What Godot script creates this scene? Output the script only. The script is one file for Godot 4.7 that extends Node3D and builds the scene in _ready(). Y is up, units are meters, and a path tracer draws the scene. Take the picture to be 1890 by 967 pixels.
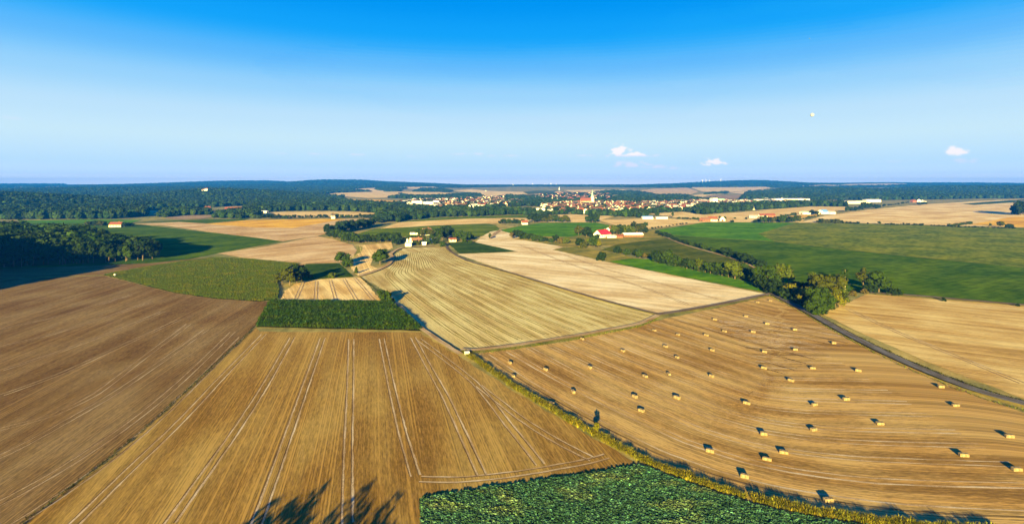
extends Node3D
# Farmland seen from a drone at evening: stubble and wheat fields, a baled field, farms, a town in the valley, wooded hills.
# Units are metres; the drone hovers 63 m above the origin and looks along -z.

var rng := RandomNumberGenerator.new()
var mats := {}
var tex := {}
var crowns := {}
var taken := {}
var hedge_run: Array = []

const RIDGES := [{z0 = -6500.0, front = 1300.0, back = 2200.0, crest = [Vector2(-9251,1.9),Vector2(-6500,8.7),Vector2(-6362,22.5),Vector2(-6259,46.6),Vector2(-6142,46.6),Vector2(-6019,22.5),Vector2(-5468,22.5),Vector2(-5124,32.8),Vector2(-4643,29.4),Vector2(-4093,50),Vector2(-3611,79.9),Vector2(-3198,84.9),Vector2(-2751,55),Vector2(-2373,94.9),Vector2(-1960,94.9),Vector2(-1685,74.9),Vector2(-1135,55),Vector2(-653,32.8),Vector2(-310,5.3),Vector2(103,8.7),Vector2(653,0),Vector2(1032,8.7),Vector2(1121,29.4),Vector2(1479,22.5),Vector2(1823,36.2),Vector2(2235,50),Vector2(2648,74.9),Vector2(3061,89.9),Vector2(3405,50),Vector2(3817,55),Vector2(4368,50),Vector2(4780,60),Vector2(5193,55),Vector2(5606,60),Vector2(6087,50),Vector2(6500,46.6),Vector2(9320,43.1)]},
	{z0 = -3200.0, front = 800.0, back = 700.0, crest = [Vector2(-4554,2.6),Vector2(-3200,9.4),Vector2(-2997,17.8),Vector2(-2794,22.9),Vector2(-2523,26.3),Vector2(-2184,29.7),Vector2(-2032,24.6),Vector2(-1778,16.1),Vector2(-1575,12.8),Vector2(-1371,2.6),Vector2(-1168,0),Vector2(-897,0),Vector2(-626,0)]},
	{z0 = -3000.0, front = 700.0, back = 500.0, crest = [Vector2(968,0),Vector2(1254,0),Vector2(1444,5.6),Vector2(1603,15.1),Vector2(1762,26.2),Vector2(1952,24.6),Vector2(2206,11.9),Vector2(2365,21.4),Vector2(2556,34.1),Vector2(3000,37.3),Vector2(4302,40.5)]},
	{z0 = -2000.0, front = 330.0, back = 300.0, crest = [Vector2(-1619,0),Vector2(-1492,0),Vector2(-1386,6.4),Vector2(-1302,20.2),Vector2(-1228,29.7),Vector2(-1175,32.9),Vector2(-1111,29.7),Vector2(-1005,24.4),Vector2(-899,12.8),Vector2(-794,0),Vector2(-688,0)]},
	{z0 = -1250.0, front = 260.0, back = 250.0, crest = [Vector2(-1779,38.1),Vector2(-1382,31.4),Vector2(-1250,26.2),Vector2(-1171,20.9),Vector2(-1104,12.9),Vector2(-1025,2.3),Vector2(-959,0),Vector2(-903,0),Vector2(-853,0)]}]
const FIELDS := [{name = "stubble_field", label = "dark brown stubble field at the lower left", style = "brown", rows = -8.0, cell = 0.0, edge = [Vector2(-445.7,-338.3),Vector2(-318.6,-340.2),Vector2(-278.2,-348.2),Vector2(-245.8,-327.1),Vector2(-194,-293.3),Vector2(-160.4,-278.2),Vector2(-128.9,-271.8),Vector2(-113.4,-225.5),Vector2(-104,-180.4),Vector2(-96.3,-141.1),Vector2(-92.6,-117.4),Vector2(-91.5,-102.3),Vector2(-90.9,-93.9),Vector2(-92.2,-76.1),Vector2(-197,-76.1)]},
	{name = "stubble_field", label = "golden stubble field with paired wheel tracks", style = "gold", rows = -15.0, cell = 0.0, edge = [Vector2(-112.3,-223.8),Vector2(-107.4,-217.3),Vector2(-88.2,-216.5),Vector2(-38.9,-216.5),Vector2(-31.3,-203.9),Vector2(-18.6,-184.9),Vector2(-8,-168.2),Vector2(0.8,-154.2),Vector2(14.9,-134.1),Vector2(22.8,-123),Vector2(28.5,-114.5),Vector2(18.3,-111.5),Vector2(6.3,-108.8),Vector2(-5,-105.9),Vector2(-18.5,-102.6),Vector2(-13.9,-78.1),Vector2(-14.5,-56.1),Vector2(-67.9,-56.1),Vector2(-91.8,-76.1),Vector2(-90.4,-93.9),Vector2(-91.2,-101.9),Vector2(-92.2,-117),Vector2(-95.8,-140.4),Vector2(-103.4,-179.3)]},
	{name = "stubble_field", label = "baled stubble field with curving swaths", style = "bale", rows = "curve", cell = 5.0, edge = [Vector2(-13,-189.6),Vector2(3.1,-195.2),Vector2(25,-205.3),Vector2(55.9,-224.7),Vector2(68.8,-236.2),Vector2(109.6,-262.3),Vector2(145.4,-286.2),Vector2(143.4,-253.3),Vector2(139.1,-217.3),Vector2(137.3,-186.6),Vector2(136.1,-161.8),Vector2(140.4,-140.4),Vector2(151,-123.5),Vector2(137.2,-95.7),Vector2(101.9,-91.3),Vector2(84.4,-93.3),Vector2(66.9,-96.5),Vector2(58.3,-99.2),Vector2(49.7,-103.2),Vector2(40.8,-108.6),Vector2(31.5,-116.7),Vector2(26.6,-122.8),Vector2(21.4,-130.3),Vector2(15.4,-138.8),Vector2(8.7,-149.2),Vector2(0.9,-161.8),Vector2(-8.5,-179.3)]},
	{name = "wheat_field", label = "standing wheat field with green tinted rows", style = "wheat", rows = -25.0, cell = 0.0, edge = [Vector2(-105,-496.1),Vector2(-66.7,-504.5),Vector2(-56.6,-465.1),Vector2(-37.2,-413.4),Vector2(1.9,-350.2),Vector2(45.4,-276.9),Vector2(68.9,-244),Vector2(56.9,-229),Vector2(23.2,-208.9),Vector2(3.2,-199.8),Vector2(-19.5,-193.9),Vector2(-35.9,-218.9),Vector2(-55.7,-256.6),Vector2(-80.4,-310.1),Vector2(-101.4,-342.2),Vector2(-97.1,-374.4),Vector2(-95.6,-405),Vector2(-103.6,-451)]},
	{name = "wheat_field", label = "pale ripe field beside the grey track", style = "pale", rows = -62.0, cell = 0.0, edge = [Vector2(-47.7,-451),Vector2(-36.7,-578),Vector2(9.2,-578),Vector2(50.7,-504.5),Vector2(38.4,-484),Vector2(78.7,-402.3),Vector2(101.8,-363),Vector2(122.9,-327.1),Vector2(141.9,-294.7),Vector2(146,-290.4),Vector2(108.3,-265.8),Vector2(70.3,-246),Vector2(46.1,-280.8),Vector2(1.9,-356.5),Vector2(-28.4,-413.4)]},
	{name = "stubble_field", label = "stubble field beyond the grey road", style = "road", rows = -60.0, cell = 0.0, edge = [Vector2(149.7,-246),Vector2(201.3,-290.4),Vector2(224.4,-280.8),Vector2(261.1,-261.1),Vector2(304.5,-249.1),Vector2(157.5,-128.9),Vector2(149.6,-149.6),Vector2(146.4,-183.2),Vector2(147.1,-218.9)]},
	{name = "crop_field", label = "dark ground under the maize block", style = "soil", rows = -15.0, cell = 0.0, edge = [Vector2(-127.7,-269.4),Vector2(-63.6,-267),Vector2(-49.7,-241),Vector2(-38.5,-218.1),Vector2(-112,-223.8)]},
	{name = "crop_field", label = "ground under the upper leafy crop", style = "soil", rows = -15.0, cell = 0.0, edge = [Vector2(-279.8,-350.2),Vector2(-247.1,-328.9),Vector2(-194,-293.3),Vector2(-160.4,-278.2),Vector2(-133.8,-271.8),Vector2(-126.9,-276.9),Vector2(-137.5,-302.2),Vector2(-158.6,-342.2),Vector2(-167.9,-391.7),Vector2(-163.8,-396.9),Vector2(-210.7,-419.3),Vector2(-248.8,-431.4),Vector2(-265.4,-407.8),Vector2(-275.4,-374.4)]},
	{name = "wheat_field", label = "small ripe field behind the maize", style = "ripe", rows = -30.0, cell = 0.0, edge = [Vector2(-123.4,-271.8),Vector2(-133,-299.2),Vector2(-136.2,-321.8),Vector2(-125.6,-334.5),Vector2(-101.4,-342.2),Vector2(-69.4,-273.1),Vector2(-63.9,-268.2)]},
	{name = "meadow", label = "small green meadow by the round trees", style = "green3", rows = 10.0, cell = 0.0, edge = [Vector2(-144.8,-342.2),Vector2(-159.6,-396.9),Vector2(-136.2,-402.3),Vector2(-106.7,-344.1),Vector2(-123.5,-338.3),Vector2(-139.2,-328.9)]},
	{name = "wheat_field", label = "ripe field between the two lone trees", style = "ripe", rows = -20.0, cell = 0.0, edge = [Vector2(-104.4,-346.1),Vector2(-119.2,-379.2),Vector2(-133,-413.4),Vector2(-140,-472.5),Vector2(-155,-517.7),Vector2(-127.7,-541.2),Vector2(-115.5,-496.1),Vector2(-121.7,-451),Vector2(-108.6,-391.7),Vector2(-97.1,-374.4)]},
	{name = "stubble_field", label = "pinkish stubble field below the wood strip", style = "pink", rows = 40.0, cell = 0.0, edge = [Vector2(-264.1,-458),Vector2(-246.2,-500.3),Vector2(-231.4,-607.5),Vector2(-195,-567),Vector2(-163,-522.2),Vector2(-145.8,-480.1),Vector2(-135.7,-437.8),Vector2(-137.1,-405),Vector2(-160.7,-399.6),Vector2(-161.2,-391.7),Vector2(-212.2,-422.2)]},
	{name = "meadow", label = "dark green pasture beside the woods", style = "green2", rows = 30.0, cell = 0.0, edge = [Vector2(-949.1,-783.4),Vector2(-725.9,-862.8),Vector2(-588,-793.8),Vector2(-287.2,-583.7),Vector2(-247.9,-551.2),Vector2(-264.1,-458),Vector2(-269.1,-413.4),Vector2(-277.1,-376.8),Vector2(-450.8,-372.1)]},
	{name = "meadow", label = "bright green pasture below the wooded hill", style = "green1", rows = 30.0, cell = 0.0, edge = [Vector2(-837.3,-862.8),Vector2(-782.9,-875.5),Vector2(-738.1,-888.6),Vector2(-634.6,-875.5),Vector2(-600.2,-804.5),Vector2(-676.8,-804.5),Vector2(-753.4,-804.5)]},
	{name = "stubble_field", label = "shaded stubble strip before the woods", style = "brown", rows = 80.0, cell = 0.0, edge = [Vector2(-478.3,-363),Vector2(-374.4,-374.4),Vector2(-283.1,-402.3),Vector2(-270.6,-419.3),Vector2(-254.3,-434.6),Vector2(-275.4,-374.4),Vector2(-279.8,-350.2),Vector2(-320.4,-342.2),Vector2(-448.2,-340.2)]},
	{name = "stubble_field", label = "pinkish stubble field below the distant hills", style = "pink", rows = 60.0, cell = 0.0, edge = [Vector2(-580.3,-783.4),Vector2(-538.1,-826.9),Vector2(-474.6,-793.8),Vector2(-441.9,-826.9),Vector2(-362,-888.6),Vector2(-247.2,-902),Vector2(-227.3,-804.5),Vector2(-242.6,-684.3),Vector2(-231.2,-633.4),Vector2(-231.4,-607.5),Vector2(-247.9,-551.2),Vector2(-287.2,-583.7),Vector2(-373.2,-647.1),Vector2(-521,-763.3)]},
	{name = "wheat_field", label = "orange ripe field below the distant hills", style = "orange", rows = 60.0, cell = 0.0, edge = [Vector2(-473.1,-788.5),Vector2(-452,-862.8),Vector2(-364.7,-895.3),Vector2(-290.3,-899.3),Vector2(-297.3,-838.5),Vector2(-307.4,-717.3),Vector2(-364.9,-726)]},
	{name = "meadow", label = "thin green strip beyond the orange field", style = "green2", rows = 60.0, cell = 0.0, edge = [Vector2(-608.4,-815.5),Vector2(-565.6,-869.1),Vector2(-466.5,-908.9),Vector2(-455.3,-869.1),Vector2(-479.5,-799.1),Vector2(-541.9,-832.7)]},
	{name = "wheat_field", label = "pale strip behind the tree belt", style = "ripe", rows = 60.0, cell = 0.0, edge = [Vector2(-568.6,-1064),Vector2(-533.4,-1084),Vector2(-481.7,-1124),Vector2(-362.8,-1124),Vector2(-270.2,-1064),Vector2(-270.9,-1004),Vector2(-345,-945),Vector2(-398.7,-930.2),Vector2(-530.2,-992.2)]},
	{name = "wheat_field", label = "long ripe field behind the white farm", style = "ripe", rows = 70.0, cell = 0.0, edge = [Vector2(-181.6,-700.4),Vector2(-181.2,-815.5),Vector2(-143.6,-875.5),Vector2(-44,-923),Vector2(26.4,-923),Vector2(4.3,-815.5),Vector2(-54.6,-793.8),Vector2(-123.6,-753.6)]},
	{name = "meadow", label = "olive green field behind the white farm", style = "green4", rows = 70.0, cell = 0.0, edge = [Vector2(-192.9,-607.5),Vector2(-189,-700.4),Vector2(-123.1,-750.8),Vector2(-37.6,-790.6),Vector2(-24.2,-763.3),Vector2(-15,-676.5),Vector2(-35.4,-607.5),Vector2(-78.8,-595.4),Vector2(-117.7,-601.4),Vector2(-155.9,-601.4)]},
	{name = "meadow", label = "green band along the tree belt", style = "green4", rows = 70.0, cell = 0.0, edge = [Vector2(-182.2,-820),Vector2(-142.7,-930.2),Vector2(18.2,-1012),Vector2(123.2,-1012),Vector2(116.9,-960.2),Vector2(-81.1,-902)]},
	{name = "meadow", label = "bright green field in the middle distance", style = "green1", rows = 75.0, cell = 0.0, edge = [Vector2(-16.7,-684.3),Vector2(11.9,-748.9),Vector2(47.1,-810),Vector2(133.8,-815.5),Vector2(155.6,-717.3),Vector2(138,-668.9),Vector2(98.2,-640.2),Vector2(66.2,-595.4),Vector2(28.9,-607.5),Vector2(-3.4,-647.1)]},
	{name = "stubble_field", label = "pale farm ground beside the white farm", style = "pale", rows = 30.0, cell = 0.0, edge = [Vector2(-37.7,-583.7),Vector2(-28,-661.5),Vector2(-16.6,-680.4),Vector2(3.3,-626.7),Vector2(9.3,-583.7),Vector2(-3,-561.7)]},
	{name = "meadow", label = "dark green triangle beside the grey track", style = "green3", rows = 60.0, cell = 0.0, edge = [Vector2(-67.5,-536.4),Vector2(-43.8,-551.2),Vector2(5,-468.8),Vector2(-46.6,-454.5)]},
	{name = "meadow", label = "big bright green field on the right", style = "green1", rows = 70.0, cell = 0.0, edge = [Vector2(175,-661.5),Vector2(306.4,-815.5),Vector2(453.1,-815.5),Vector2(380.3,-726),Vector2(304.9,-633.4),Vector2(282.9,-551.2),Vector2(231.6,-583.7),Vector2(181,-633.4)]},
	{name = "crop_field", label = "rough yellowish green field on the right", style = "rough", rows = 60.0, cell = 0.0, edge = [Vector2(282.9,-551.2),Vector2(304.9,-633.4),Vector2(380.3,-726),Vector2(453.1,-815.5),Vector2(523.6,-804.5),Vector2(609.8,-763.3),Vector2(717.3,-717.3),Vector2(862.7,-676.5),Vector2(431.3,-338.3),Vector2(381.6,-381.6),Vector2(344.7,-431.4),Vector2(312.4,-488)]},
	{name = "crop_field", label = "dark green field above the road on the right", style = "green2", rows = 60.0, cell = 0.0, edge = [Vector2(178.7,-630),Vector2(230.5,-580.8),Vector2(281.6,-548.7),Vector2(311.1,-486),Vector2(343.4,-429.9),Vector2(380.4,-380.4),Vector2(430.1,-337.3),Vector2(311.1,-244),Vector2(264.6,-264.6),Vector2(227.6,-284.9),Vector2(203.3,-293.3),Vector2(177.5,-302.2),Vector2(169.1,-336.4),Vector2(182.6,-379.2),Vector2(183.7,-451),Vector2(177.2,-531.6)]},
	{name = "meadow", label = "olive pasture below the red roofed farm", style = "olive", rows = 60.0, cell = 0.0, edge = [Vector2(83.8,-480.1),Vector2(104.1,-517.7),Vector2(151.6,-561.7),Vector2(182.2,-583.7),Vector2(175.6,-526.9),Vector2(182.4,-447.6),Vector2(180.3,-374.4),Vector2(155.9,-310.1),Vector2(151.3,-336.4),Vector2(136.7,-374.4),Vector2(116.4,-431.4),Vector2(96,-465.1)]},
	{name = "meadow", label = "bright green strip below the hedge row", style = "green1", rows = 60.0, cell = 0.0, edge = [Vector2(78.2,-410.6),Vector2(99,-425.2),Vector2(113.9,-422.2),Vector2(137.2,-365.2),Vector2(149.8,-325.3),Vector2(146.6,-294.7),Vector2(143.3,-297.7),Vector2(121.4,-332.6),Vector2(96.5,-372.1)]},
	{name = "meadow", label = "dry brown meadow with a lone bush", style = "dry", rows = 60.0, cell = 0.0, edge = [Vector2(39.4,-484),Vector2(63,-508.8),Vector2(82.5,-472.5),Vector2(94.5,-458),Vector2(102,-428.3),Vector2(78.3,-413.4)]},
	{name = "meadow", label = "dry farm meadow", style = "dry", rows = 60.0, cell = 0.0, edge = [Vector2(3.1,-578),Vector2(28.6,-601.4),Vector2(66.2,-595.4),Vector2(97.2,-633.4),Vector2(155.6,-717.3),Vector2(186.8,-692.3),Vector2(197.7,-633.4),Vector2(181,-583.7),Vector2(152.3,-564.3),Vector2(104.5,-520),Vector2(61.9,-508.8),Vector2(51.2,-508.8)]},
	{name = "wheat_field", label = "ripe field before the town", style = "ripe", rows = 75.0, cell = 0.0, edge = [Vector2(144.5,-875.5),Vector2(247.2,-915.9),Vector2(319.6,-875.5),Vector2(310.2,-821.2),Vector2(189,-700.4),Vector2(157.5,-726)]},
	{name = "wheat_field", label = "long ripe field below the town trees", style = "ripe", rows = 75.0, cell = 0.0, edge = [Vector2(282.8,-1048),Vector2(372,-1116),Vector2(380.2,-1012),Vector2(637,-1216),Vector2(673.6,-1168),Vector2(545,-945),Vector2(461.7,-815.5),Vector2(309.3,-823.4),Vector2(295.3,-930.2)]},
	{name = "wheat_field", label = "ripe field by the town edge", style = "ripe", rows = 75.0, cell = 0.0, edge = [Vector2(69.6,-1012),Vector2(125.1,-1028),Vector2(160.1,-976),Vector2(204.8,-992.2),Vector2(153.3,-878.1),Vector2(116.5,-815.5),Vector2(47.5,-815.5),Vector2(13.5,-850.5),Vector2(-8.7,-826.9)]},
	{name = "wheat_field", label = "wide ripe field rising to the right", style = "ripe2", rows = 65.0, cell = 40.0, edge = [Vector2(454.3,-810),Vector2(609,-992.2),Vector2(826.2,-1192),Vector2(1192,-1492),Vector2(1574.3,-1740),Vector2(1916,-1916),Vector2(2739,-2148),Vector2(872.6,-684.3),Vector2(721.6,-721.6),Vector2(613.7,-768.2),Vector2(527.1,-810)]},
	{name = "meadow", label = "far green field at the right edge", style = "green3", rows = 65.0, cell = 60.0, edge = [Vector2(1359.6,-1548),Vector2(1607,-1716),Vector2(1892,-1892),Vector2(2637,-2068),Vector2(2274.8,-1784),Vector2(1688,-1688),Vector2(1331.8,-1472)]},
	{name = "wheat_field", label = "orange ripe field at the right edge", style = "orange", rows = 65.0, cell = 0.0, edge = [Vector2(693,-773.2),Vector2(932.4,-952.6),Vector2(1244.5,-976),Vector2(882.7,-692.3),Vector2(726,-726)]},
	{name = "wheat_field", label = "ripe strip below the white halls", style = "ripe", rows = 65.0, cell = 60.0, edge = [Vector2(561.9,-1180),Vector2(805.8,-1372),Vector2(882.5,-1356),Vector2(763.8,-1168),Vector2(683.9,-1124),Vector2(648.9,-1168)]},
	{name = "wheat_field", label = "yellow field by the blue roofs", style = "orange", rows = 65.0, cell = 0.0, edge = [Vector2(480.1,-902),Vector2(538.4,-984),Vector2(625.5,-1028),Vector2(595.4,-992.2),Vector2(526.6,-930.2)]},
	{name = "wheat_field", label = "orange field within the valley woods", style = "orange", rows = 60.0, cell = 60.0, edge = [Vector2(-628.5,-1356),Vector2(-594.3,-1404),Vector2(-547,-1436),Vector2(-511.4,-1324),Vector2(-500.2,-1244),Vector2(-490.7,-1192)]},
	{name = "wheat_field", label = "far ripe field on the slope left of the town", style = "ripe", rows = 70.0, cell = 60.0, edge = [Vector2(-904.1,-2328),Vector2(-1009.6,-2848),Vector2(-922.9,-3060),Vector2(-756.2,-3176),Vector2(-437.1,-3060),Vector2(-203.8,-2568),Vector2(-95.2,-2248),Vector2(-138.4,-2012),Vector2(-237.1,-1948),Vector2(-366.7,-1980),Vector2(-472,-2176),Vector2(-591.1,-2108),Vector2(-701.8,-2248),Vector2(-832.4,-2280)]},
	{name = "wheat_field", label = "far orange strip on the slope", style = "orange", rows = 70.0, cell = 60.0, edge = [Vector2(-660,-1980),Vector2(-497.8,-1920),Vector2(-361.5,-1752),Vector2(-231.7,-1752),Vector2(-221.8,-1612),Vector2(-307,-1568),Vector2(-373.3,-1568),Vector2(-478.9,-1588),Vector2(-565.5,-1752)]},
	{name = "wheat_field", label = "far pale strip on the upper slope", style = "ripe2", rows = 70.0, cell = 80.0, edge = [Vector2(-1212,-3636),Vector2(-1154.2,-4116),Vector2(-980.5,-4520),Vector2(-723,-4712),Vector2(-546.4,-3972),Vector2(-717.8,-3876),Vector2(-982.9,-4128),Vector2(-1022.2,-3788),Vector2(-888.7,-3428),Vector2(-633.5,-3236),Vector2(-841.9,-3120),Vector2(-1070.1,-3428)]},
	{name = "wheat_field", label = "far ripe field above the town", style = "ripe2", rows = 70.0, cell = 80.0, edge = [Vector2(-399.5,-3432),Vector2(-301.9,-3804),Vector2(-139.7,-3300),Vector2(49.5,-3120),Vector2(244.4,-3300),Vector2(319.3,-3176),Vector2(218.4,-2752),Vector2(41.5,-2612),Vector2(-89.2,-2108),Vector2(-149.5,-2568),Vector2(-275.2,-3060)]},
	{name = "meadow", label = "far greenish field above the town", style = "olive", rows = 70.0, cell = 80.0, edge = [Vector2(64.8,-3060),Vector2(144.1,-3404),Vector2(302.6,-3364),Vector2(226,-2848),Vector2(84.3,-2656)]},
	{name = "wheat_field", label = "far pale strip above the church", style = "ripe2", rows = 70.0, cell = 80.0, edge = [Vector2(351.9,-3500),Vector2(559.1,-3644),Vector2(807.9,-3724),Vector2(768.3,-3300),Vector2(509.3,-3008),Vector2(359.2,-2952)]},
	{name = "wheat_field", label = "far pinkish field right of the town", style = "pink", rows = 70.0, cell = 80.0, edge = [Vector2(853.5,-3432),Vector2(1112.7,-3968),Vector2(1499.8,-4388),Vector2(1159.5,-3176),Vector2(912.1,-2612),Vector2(758.3,-2704),Vector2(708.2,-2848)]},
	{name = "wheat_field", label = "far pale field below the wooded ridge", style = "ripe2", rows = 70.0, cell = 80.0, edge = [Vector2(1568.1,-4504),Vector2(1860.9,-4452),Vector2(2289.8,-4604),Vector2(2143.5,-4220),Vector2(1587.9,-3372),Vector2(1257.3,-3008),Vector2(1179.7,-3176)]},
	{name = "wheat_field", label = "far tan field before the wooded slope", style = "ripe2", rows = 70.0, cell = 80.0, edge = [Vector2(1258,-2972),Vector2(1540.8,-3272),Vector2(1929.7,-3760),Vector2(1682.5,-3212),Vector2(1473.3,-3060),Vector2(1216.1,-2704)]},
	{name = "stubble_field", label = "far brown field before the white halls", style = "brown2", rows = 70.0, cell = 60.0, edge = [Vector2(738.8,-2012),Vector2(947.6,-2440),Vector2(1187.5,-2568),Vector2(902,-2044),Vector2(782.2,-1920)]},
	{name = "wheat_field", label = "far tan field on the wooded slope", style = "ripe2", rows = 70.0, cell = 60.0, edge = [Vector2(779.6,-2324),Vector2(1015.8,-2704),Vector2(1130.2,-2704),Vector2(959.4,-2484),Vector2(769.6,-2108)]},
	{name = "wheat_field", label = "far pale field on the ridge at the right", style = "ripe2", rows = 70.0, cell = 80.0, edge = [Vector2(2515.1,-4688),Vector2(3120,-5040),Vector2(4477.5,-6560),Vector2(4692.2,-6380),Vector2(4619.8,-5860),Vector2(4383.3,-5560),Vector2(3715.5,-5052),Vector2(2828.3,-4492),Vector2(2547.6,-4500)]},
	{name = "wheat_field", label = "far pink strip on the left skyline", style = "pink", rows = 70.0, cell = 80.0, edge = [Vector2(-4268,-4268),Vector2(-4426.9,-4572),Vector2(-3929.6,-4196),Vector2(-3765.6,-3932),Vector2(-3860,-3860)]},
	{name = "wheat_field", label = "far pink field on the left skyline", style = "pink", rows = 70.0, cell = 80.0, edge = [Vector2(-3812,-4016),Vector2(-4288.2,-4712),Vector2(-4920.3,-5776),Vector2(-3859.7,-4588),Vector2(-3734.1,-4176),Vector2(-3522.2,-3804)]},
	{name = "wheat_field", label = "far field hidden in the left valley", style = "pink", rows = 70.0, cell = 60.0, edge = [Vector2(-861.5,-1192),Vector2(-812,-1168),Vector2(-793.3,-1148),Vector2(-695.1,-992.2),Vector2(-708.8,-992.2)]},
	{name = "stubble_field", label = "brown field before the castle hill", style = "brown2", rows = 70.0, cell = 0.0, edge = [Vector2(-630,-930.2),Vector2(-640.4,-984),Vector2(-595,-1004),Vector2(-556.8,-960.2),Vector2(-544.7,-895.3),Vector2(-583.3,-882)]},
	{name = "wheat_field", label = "far clearing on the blue ridge", style = "pink", rows = 70.0, cell = 80.0, edge = [Vector2(-1454.2,-3360),Vector2(-1542.4,-3644),Vector2(-1484.7,-3616),Vector2(-1304,-3176),Vector2(-1337.1,-3120)]}]
const TRACKWAYS := [{name = "road", label = "grey farm road", style = "asphalt", width = 3.6, line = [Vector2(153.5,-313.3),Vector2(149.7,-299.2),Vector2(146.8,-284.9),Vector2(144.3,-255),Vector2(139.6,-218.1),Vector2(137.6,-192.7),Vector2(137.5,-172.1),Vector2(139.9,-154.6),Vector2(144.9,-144.9),Vector2(154,-131.7)]},
	{name = "track", label = "grey gravel track across the fields", style = "gravel", width = 3.2, line = [Vector2(146.5,-289),Vector2(107.6,-264),Vector2(83.4,-250.1),Vector2(69.4,-243)]},
	{name = "track", label = "pale grass track between the fields", style = "gravel2", width = 2.6, line = [Vector2(69.1,-242),Vector2(56.5,-227.2),Vector2(40.2,-217.3),Vector2(23,-207.4),Vector2(3.1,-197.8),Vector2(-13.2,-191.4),Vector2(-19.3,-192)]},
	{name = "track", label = "dark gravel track beside the pale field", style = "gravel", width = 2.6, line = [Vector2(-72.2,-541.2),Vector2(-61.5,-488),Vector2(-51.1,-451),Vector2(-36.2,-412),Vector2(1.9,-351.2),Vector2(45.5,-277.6),Vector2(70,-244)]},
	{name = "track", label = "road along the far green field", style = "gravel", width = 3.5, line = [Vector2(202.5,-292.1),Vector2(226.2,-283.1),Vector2(246,-271.8),Vector2(262.8,-262.8),Vector2(304.5,-249.1)]},
	{name = "track", label = "pale track round the lone tree", style = "gravel2", width = 3.5, line = [Vector2(-103.1,-344.1),Vector2(-98,-363),Vector2(-95.3,-391.7),Vector2(-100.2,-428.3),Vector2(-108.1,-458),Vector2(-105,-496.1),Vector2(-77.7,-506.7)]},
	{name = "track", label = "track below the bright green field", style = "gravel2", width = 4.5, line = [Vector2(-24.5,-578),Vector2(-20.3,-640.2),Vector2(-15.2,-684.3)]},
	{name = "track", label = "track along the olive pasture", style = "gravel2", width = 3.0, line = [Vector2(179.9,-613.8),Vector2(175.2,-522.2),Vector2(181.7,-446),Vector2(183,-405),Vector2(177.7,-367.5)]},
	{name = "track", label = "track beside the maize", style = "gravel2", width = 2.2, line = [Vector2(-126.9,-273.1),Vector2(-98.6,-270),Vector2(-64.3,-267.6),Vector2(-49.4,-242),Vector2(-37.5,-217.3),Vector2(-18.8,-186.6)]}]
const MARGINS := [{name = "grass_strip", label = "tall golden green grass strip between two stubble fields", width = 1.6, high = 1.2, step = 0.3, tint = "golden", line = [Vector2(-17.9,-190.2),Vector2(-12.4,-181),Vector2(-8.3,-173.6),Vector2(0.8,-157.9),Vector2(8.5,-145.9),Vector2(15.1,-135.9),Vector2(21,-127.8),Vector2(26.2,-120.8),Vector2(31,-114.9),Vector2(40.2,-106.9),Vector2(48.8,-101.4),Vector2(57.4,-97.8),Vector2(66,-95.3),Vector2(74.7,-93.5),Vector2(88.3,-92.2)]},
	{name = "ditch_grass", label = "dark grass line between the two large stubble fields", width = 1.1, high = 0.45, step = 0.4, tint = "dark", line = [Vector2(-128,-270.6),Vector2(-113.4,-225.5),Vector2(-103.7,-179.9),Vector2(-96.1,-140.7),Vector2(-92.4,-117.2),Vector2(-91.3,-102.1),Vector2(-90.7,-93.9),Vector2(-90.2,-84.8)]},
	{name = "verge_grass", label = "green verge along the grey road, field side", width = 1.3, high = 0.5, step = 0.45, tint = "verge", line = [Vector2(144.6,-287.6),Vector2(141.1,-250.1),Vector2(136.9,-214.5),Vector2(135,-189.6),Vector2(134.8,-169.1),Vector2(137.1,-151.9),Vector2(141.8,-141.8),Vector2(150.7,-128.9)]},
	{name = "verge_grass", label = "dark verge along the grey road, far side", width = 1.5, high = 0.6, step = 0.45, tint = "dark", line = [Vector2(150.7,-287.6),Vector2(148.3,-260),Vector2(142.7,-222.1),Vector2(140.8,-196.5),Vector2(140.7,-175.6),Vector2(143.2,-157.9),Vector2(147.7,-147.7),Vector2(157.5,-134.7)]},
	{name = "verge_grass", label = "green verge below the standing wheat", width = 1.5, high = 0.5, step = 0.5, tint = "verge", line = [Vector2(-17.9,-190.2),Vector2(-9.1,-190.8),Vector2(3.1,-195.5),Vector2(22.8,-205.3),Vector2(39.8,-214.9),Vector2(55.9,-224.7),Vector2(67.8,-237.2)]},
	{name = "ditch_grass", label = "dark grass line beside the small ripe field", width = 1.2, high = 0.7, step = 0.5, tint = "dark", line = [Vector2(-101.7,-342.2),Vector2(-76.4,-294.7),Vector2(-59.4,-261.1),Vector2(-46.2,-236.2),Vector2(-35.4,-215.7),Vector2(-19.1,-189.6)]},
	{name = "verge_grass", label = "green verge between the ripe fields by the lone trees", width = 5, high = 0.6, step = 0.8, tint = "verge", line = [Vector2(-151.3,-508.8),Vector2(-139.3,-465.1),Vector2(-134.7,-431.4),Vector2(-131.6,-407.8)]},
	{name = "verge_grass", label = "grass along the far edge of the rough field", width = 1.2, high = 0.5, step = 0.8, tint = "dark", line = [Vector2(266.3,-541.2),Vector2(311.1,-486),Vector2(343.4,-429.9),Vector2(380.4,-380.4),Vector2(423.1,-346.1)]}]
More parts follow.
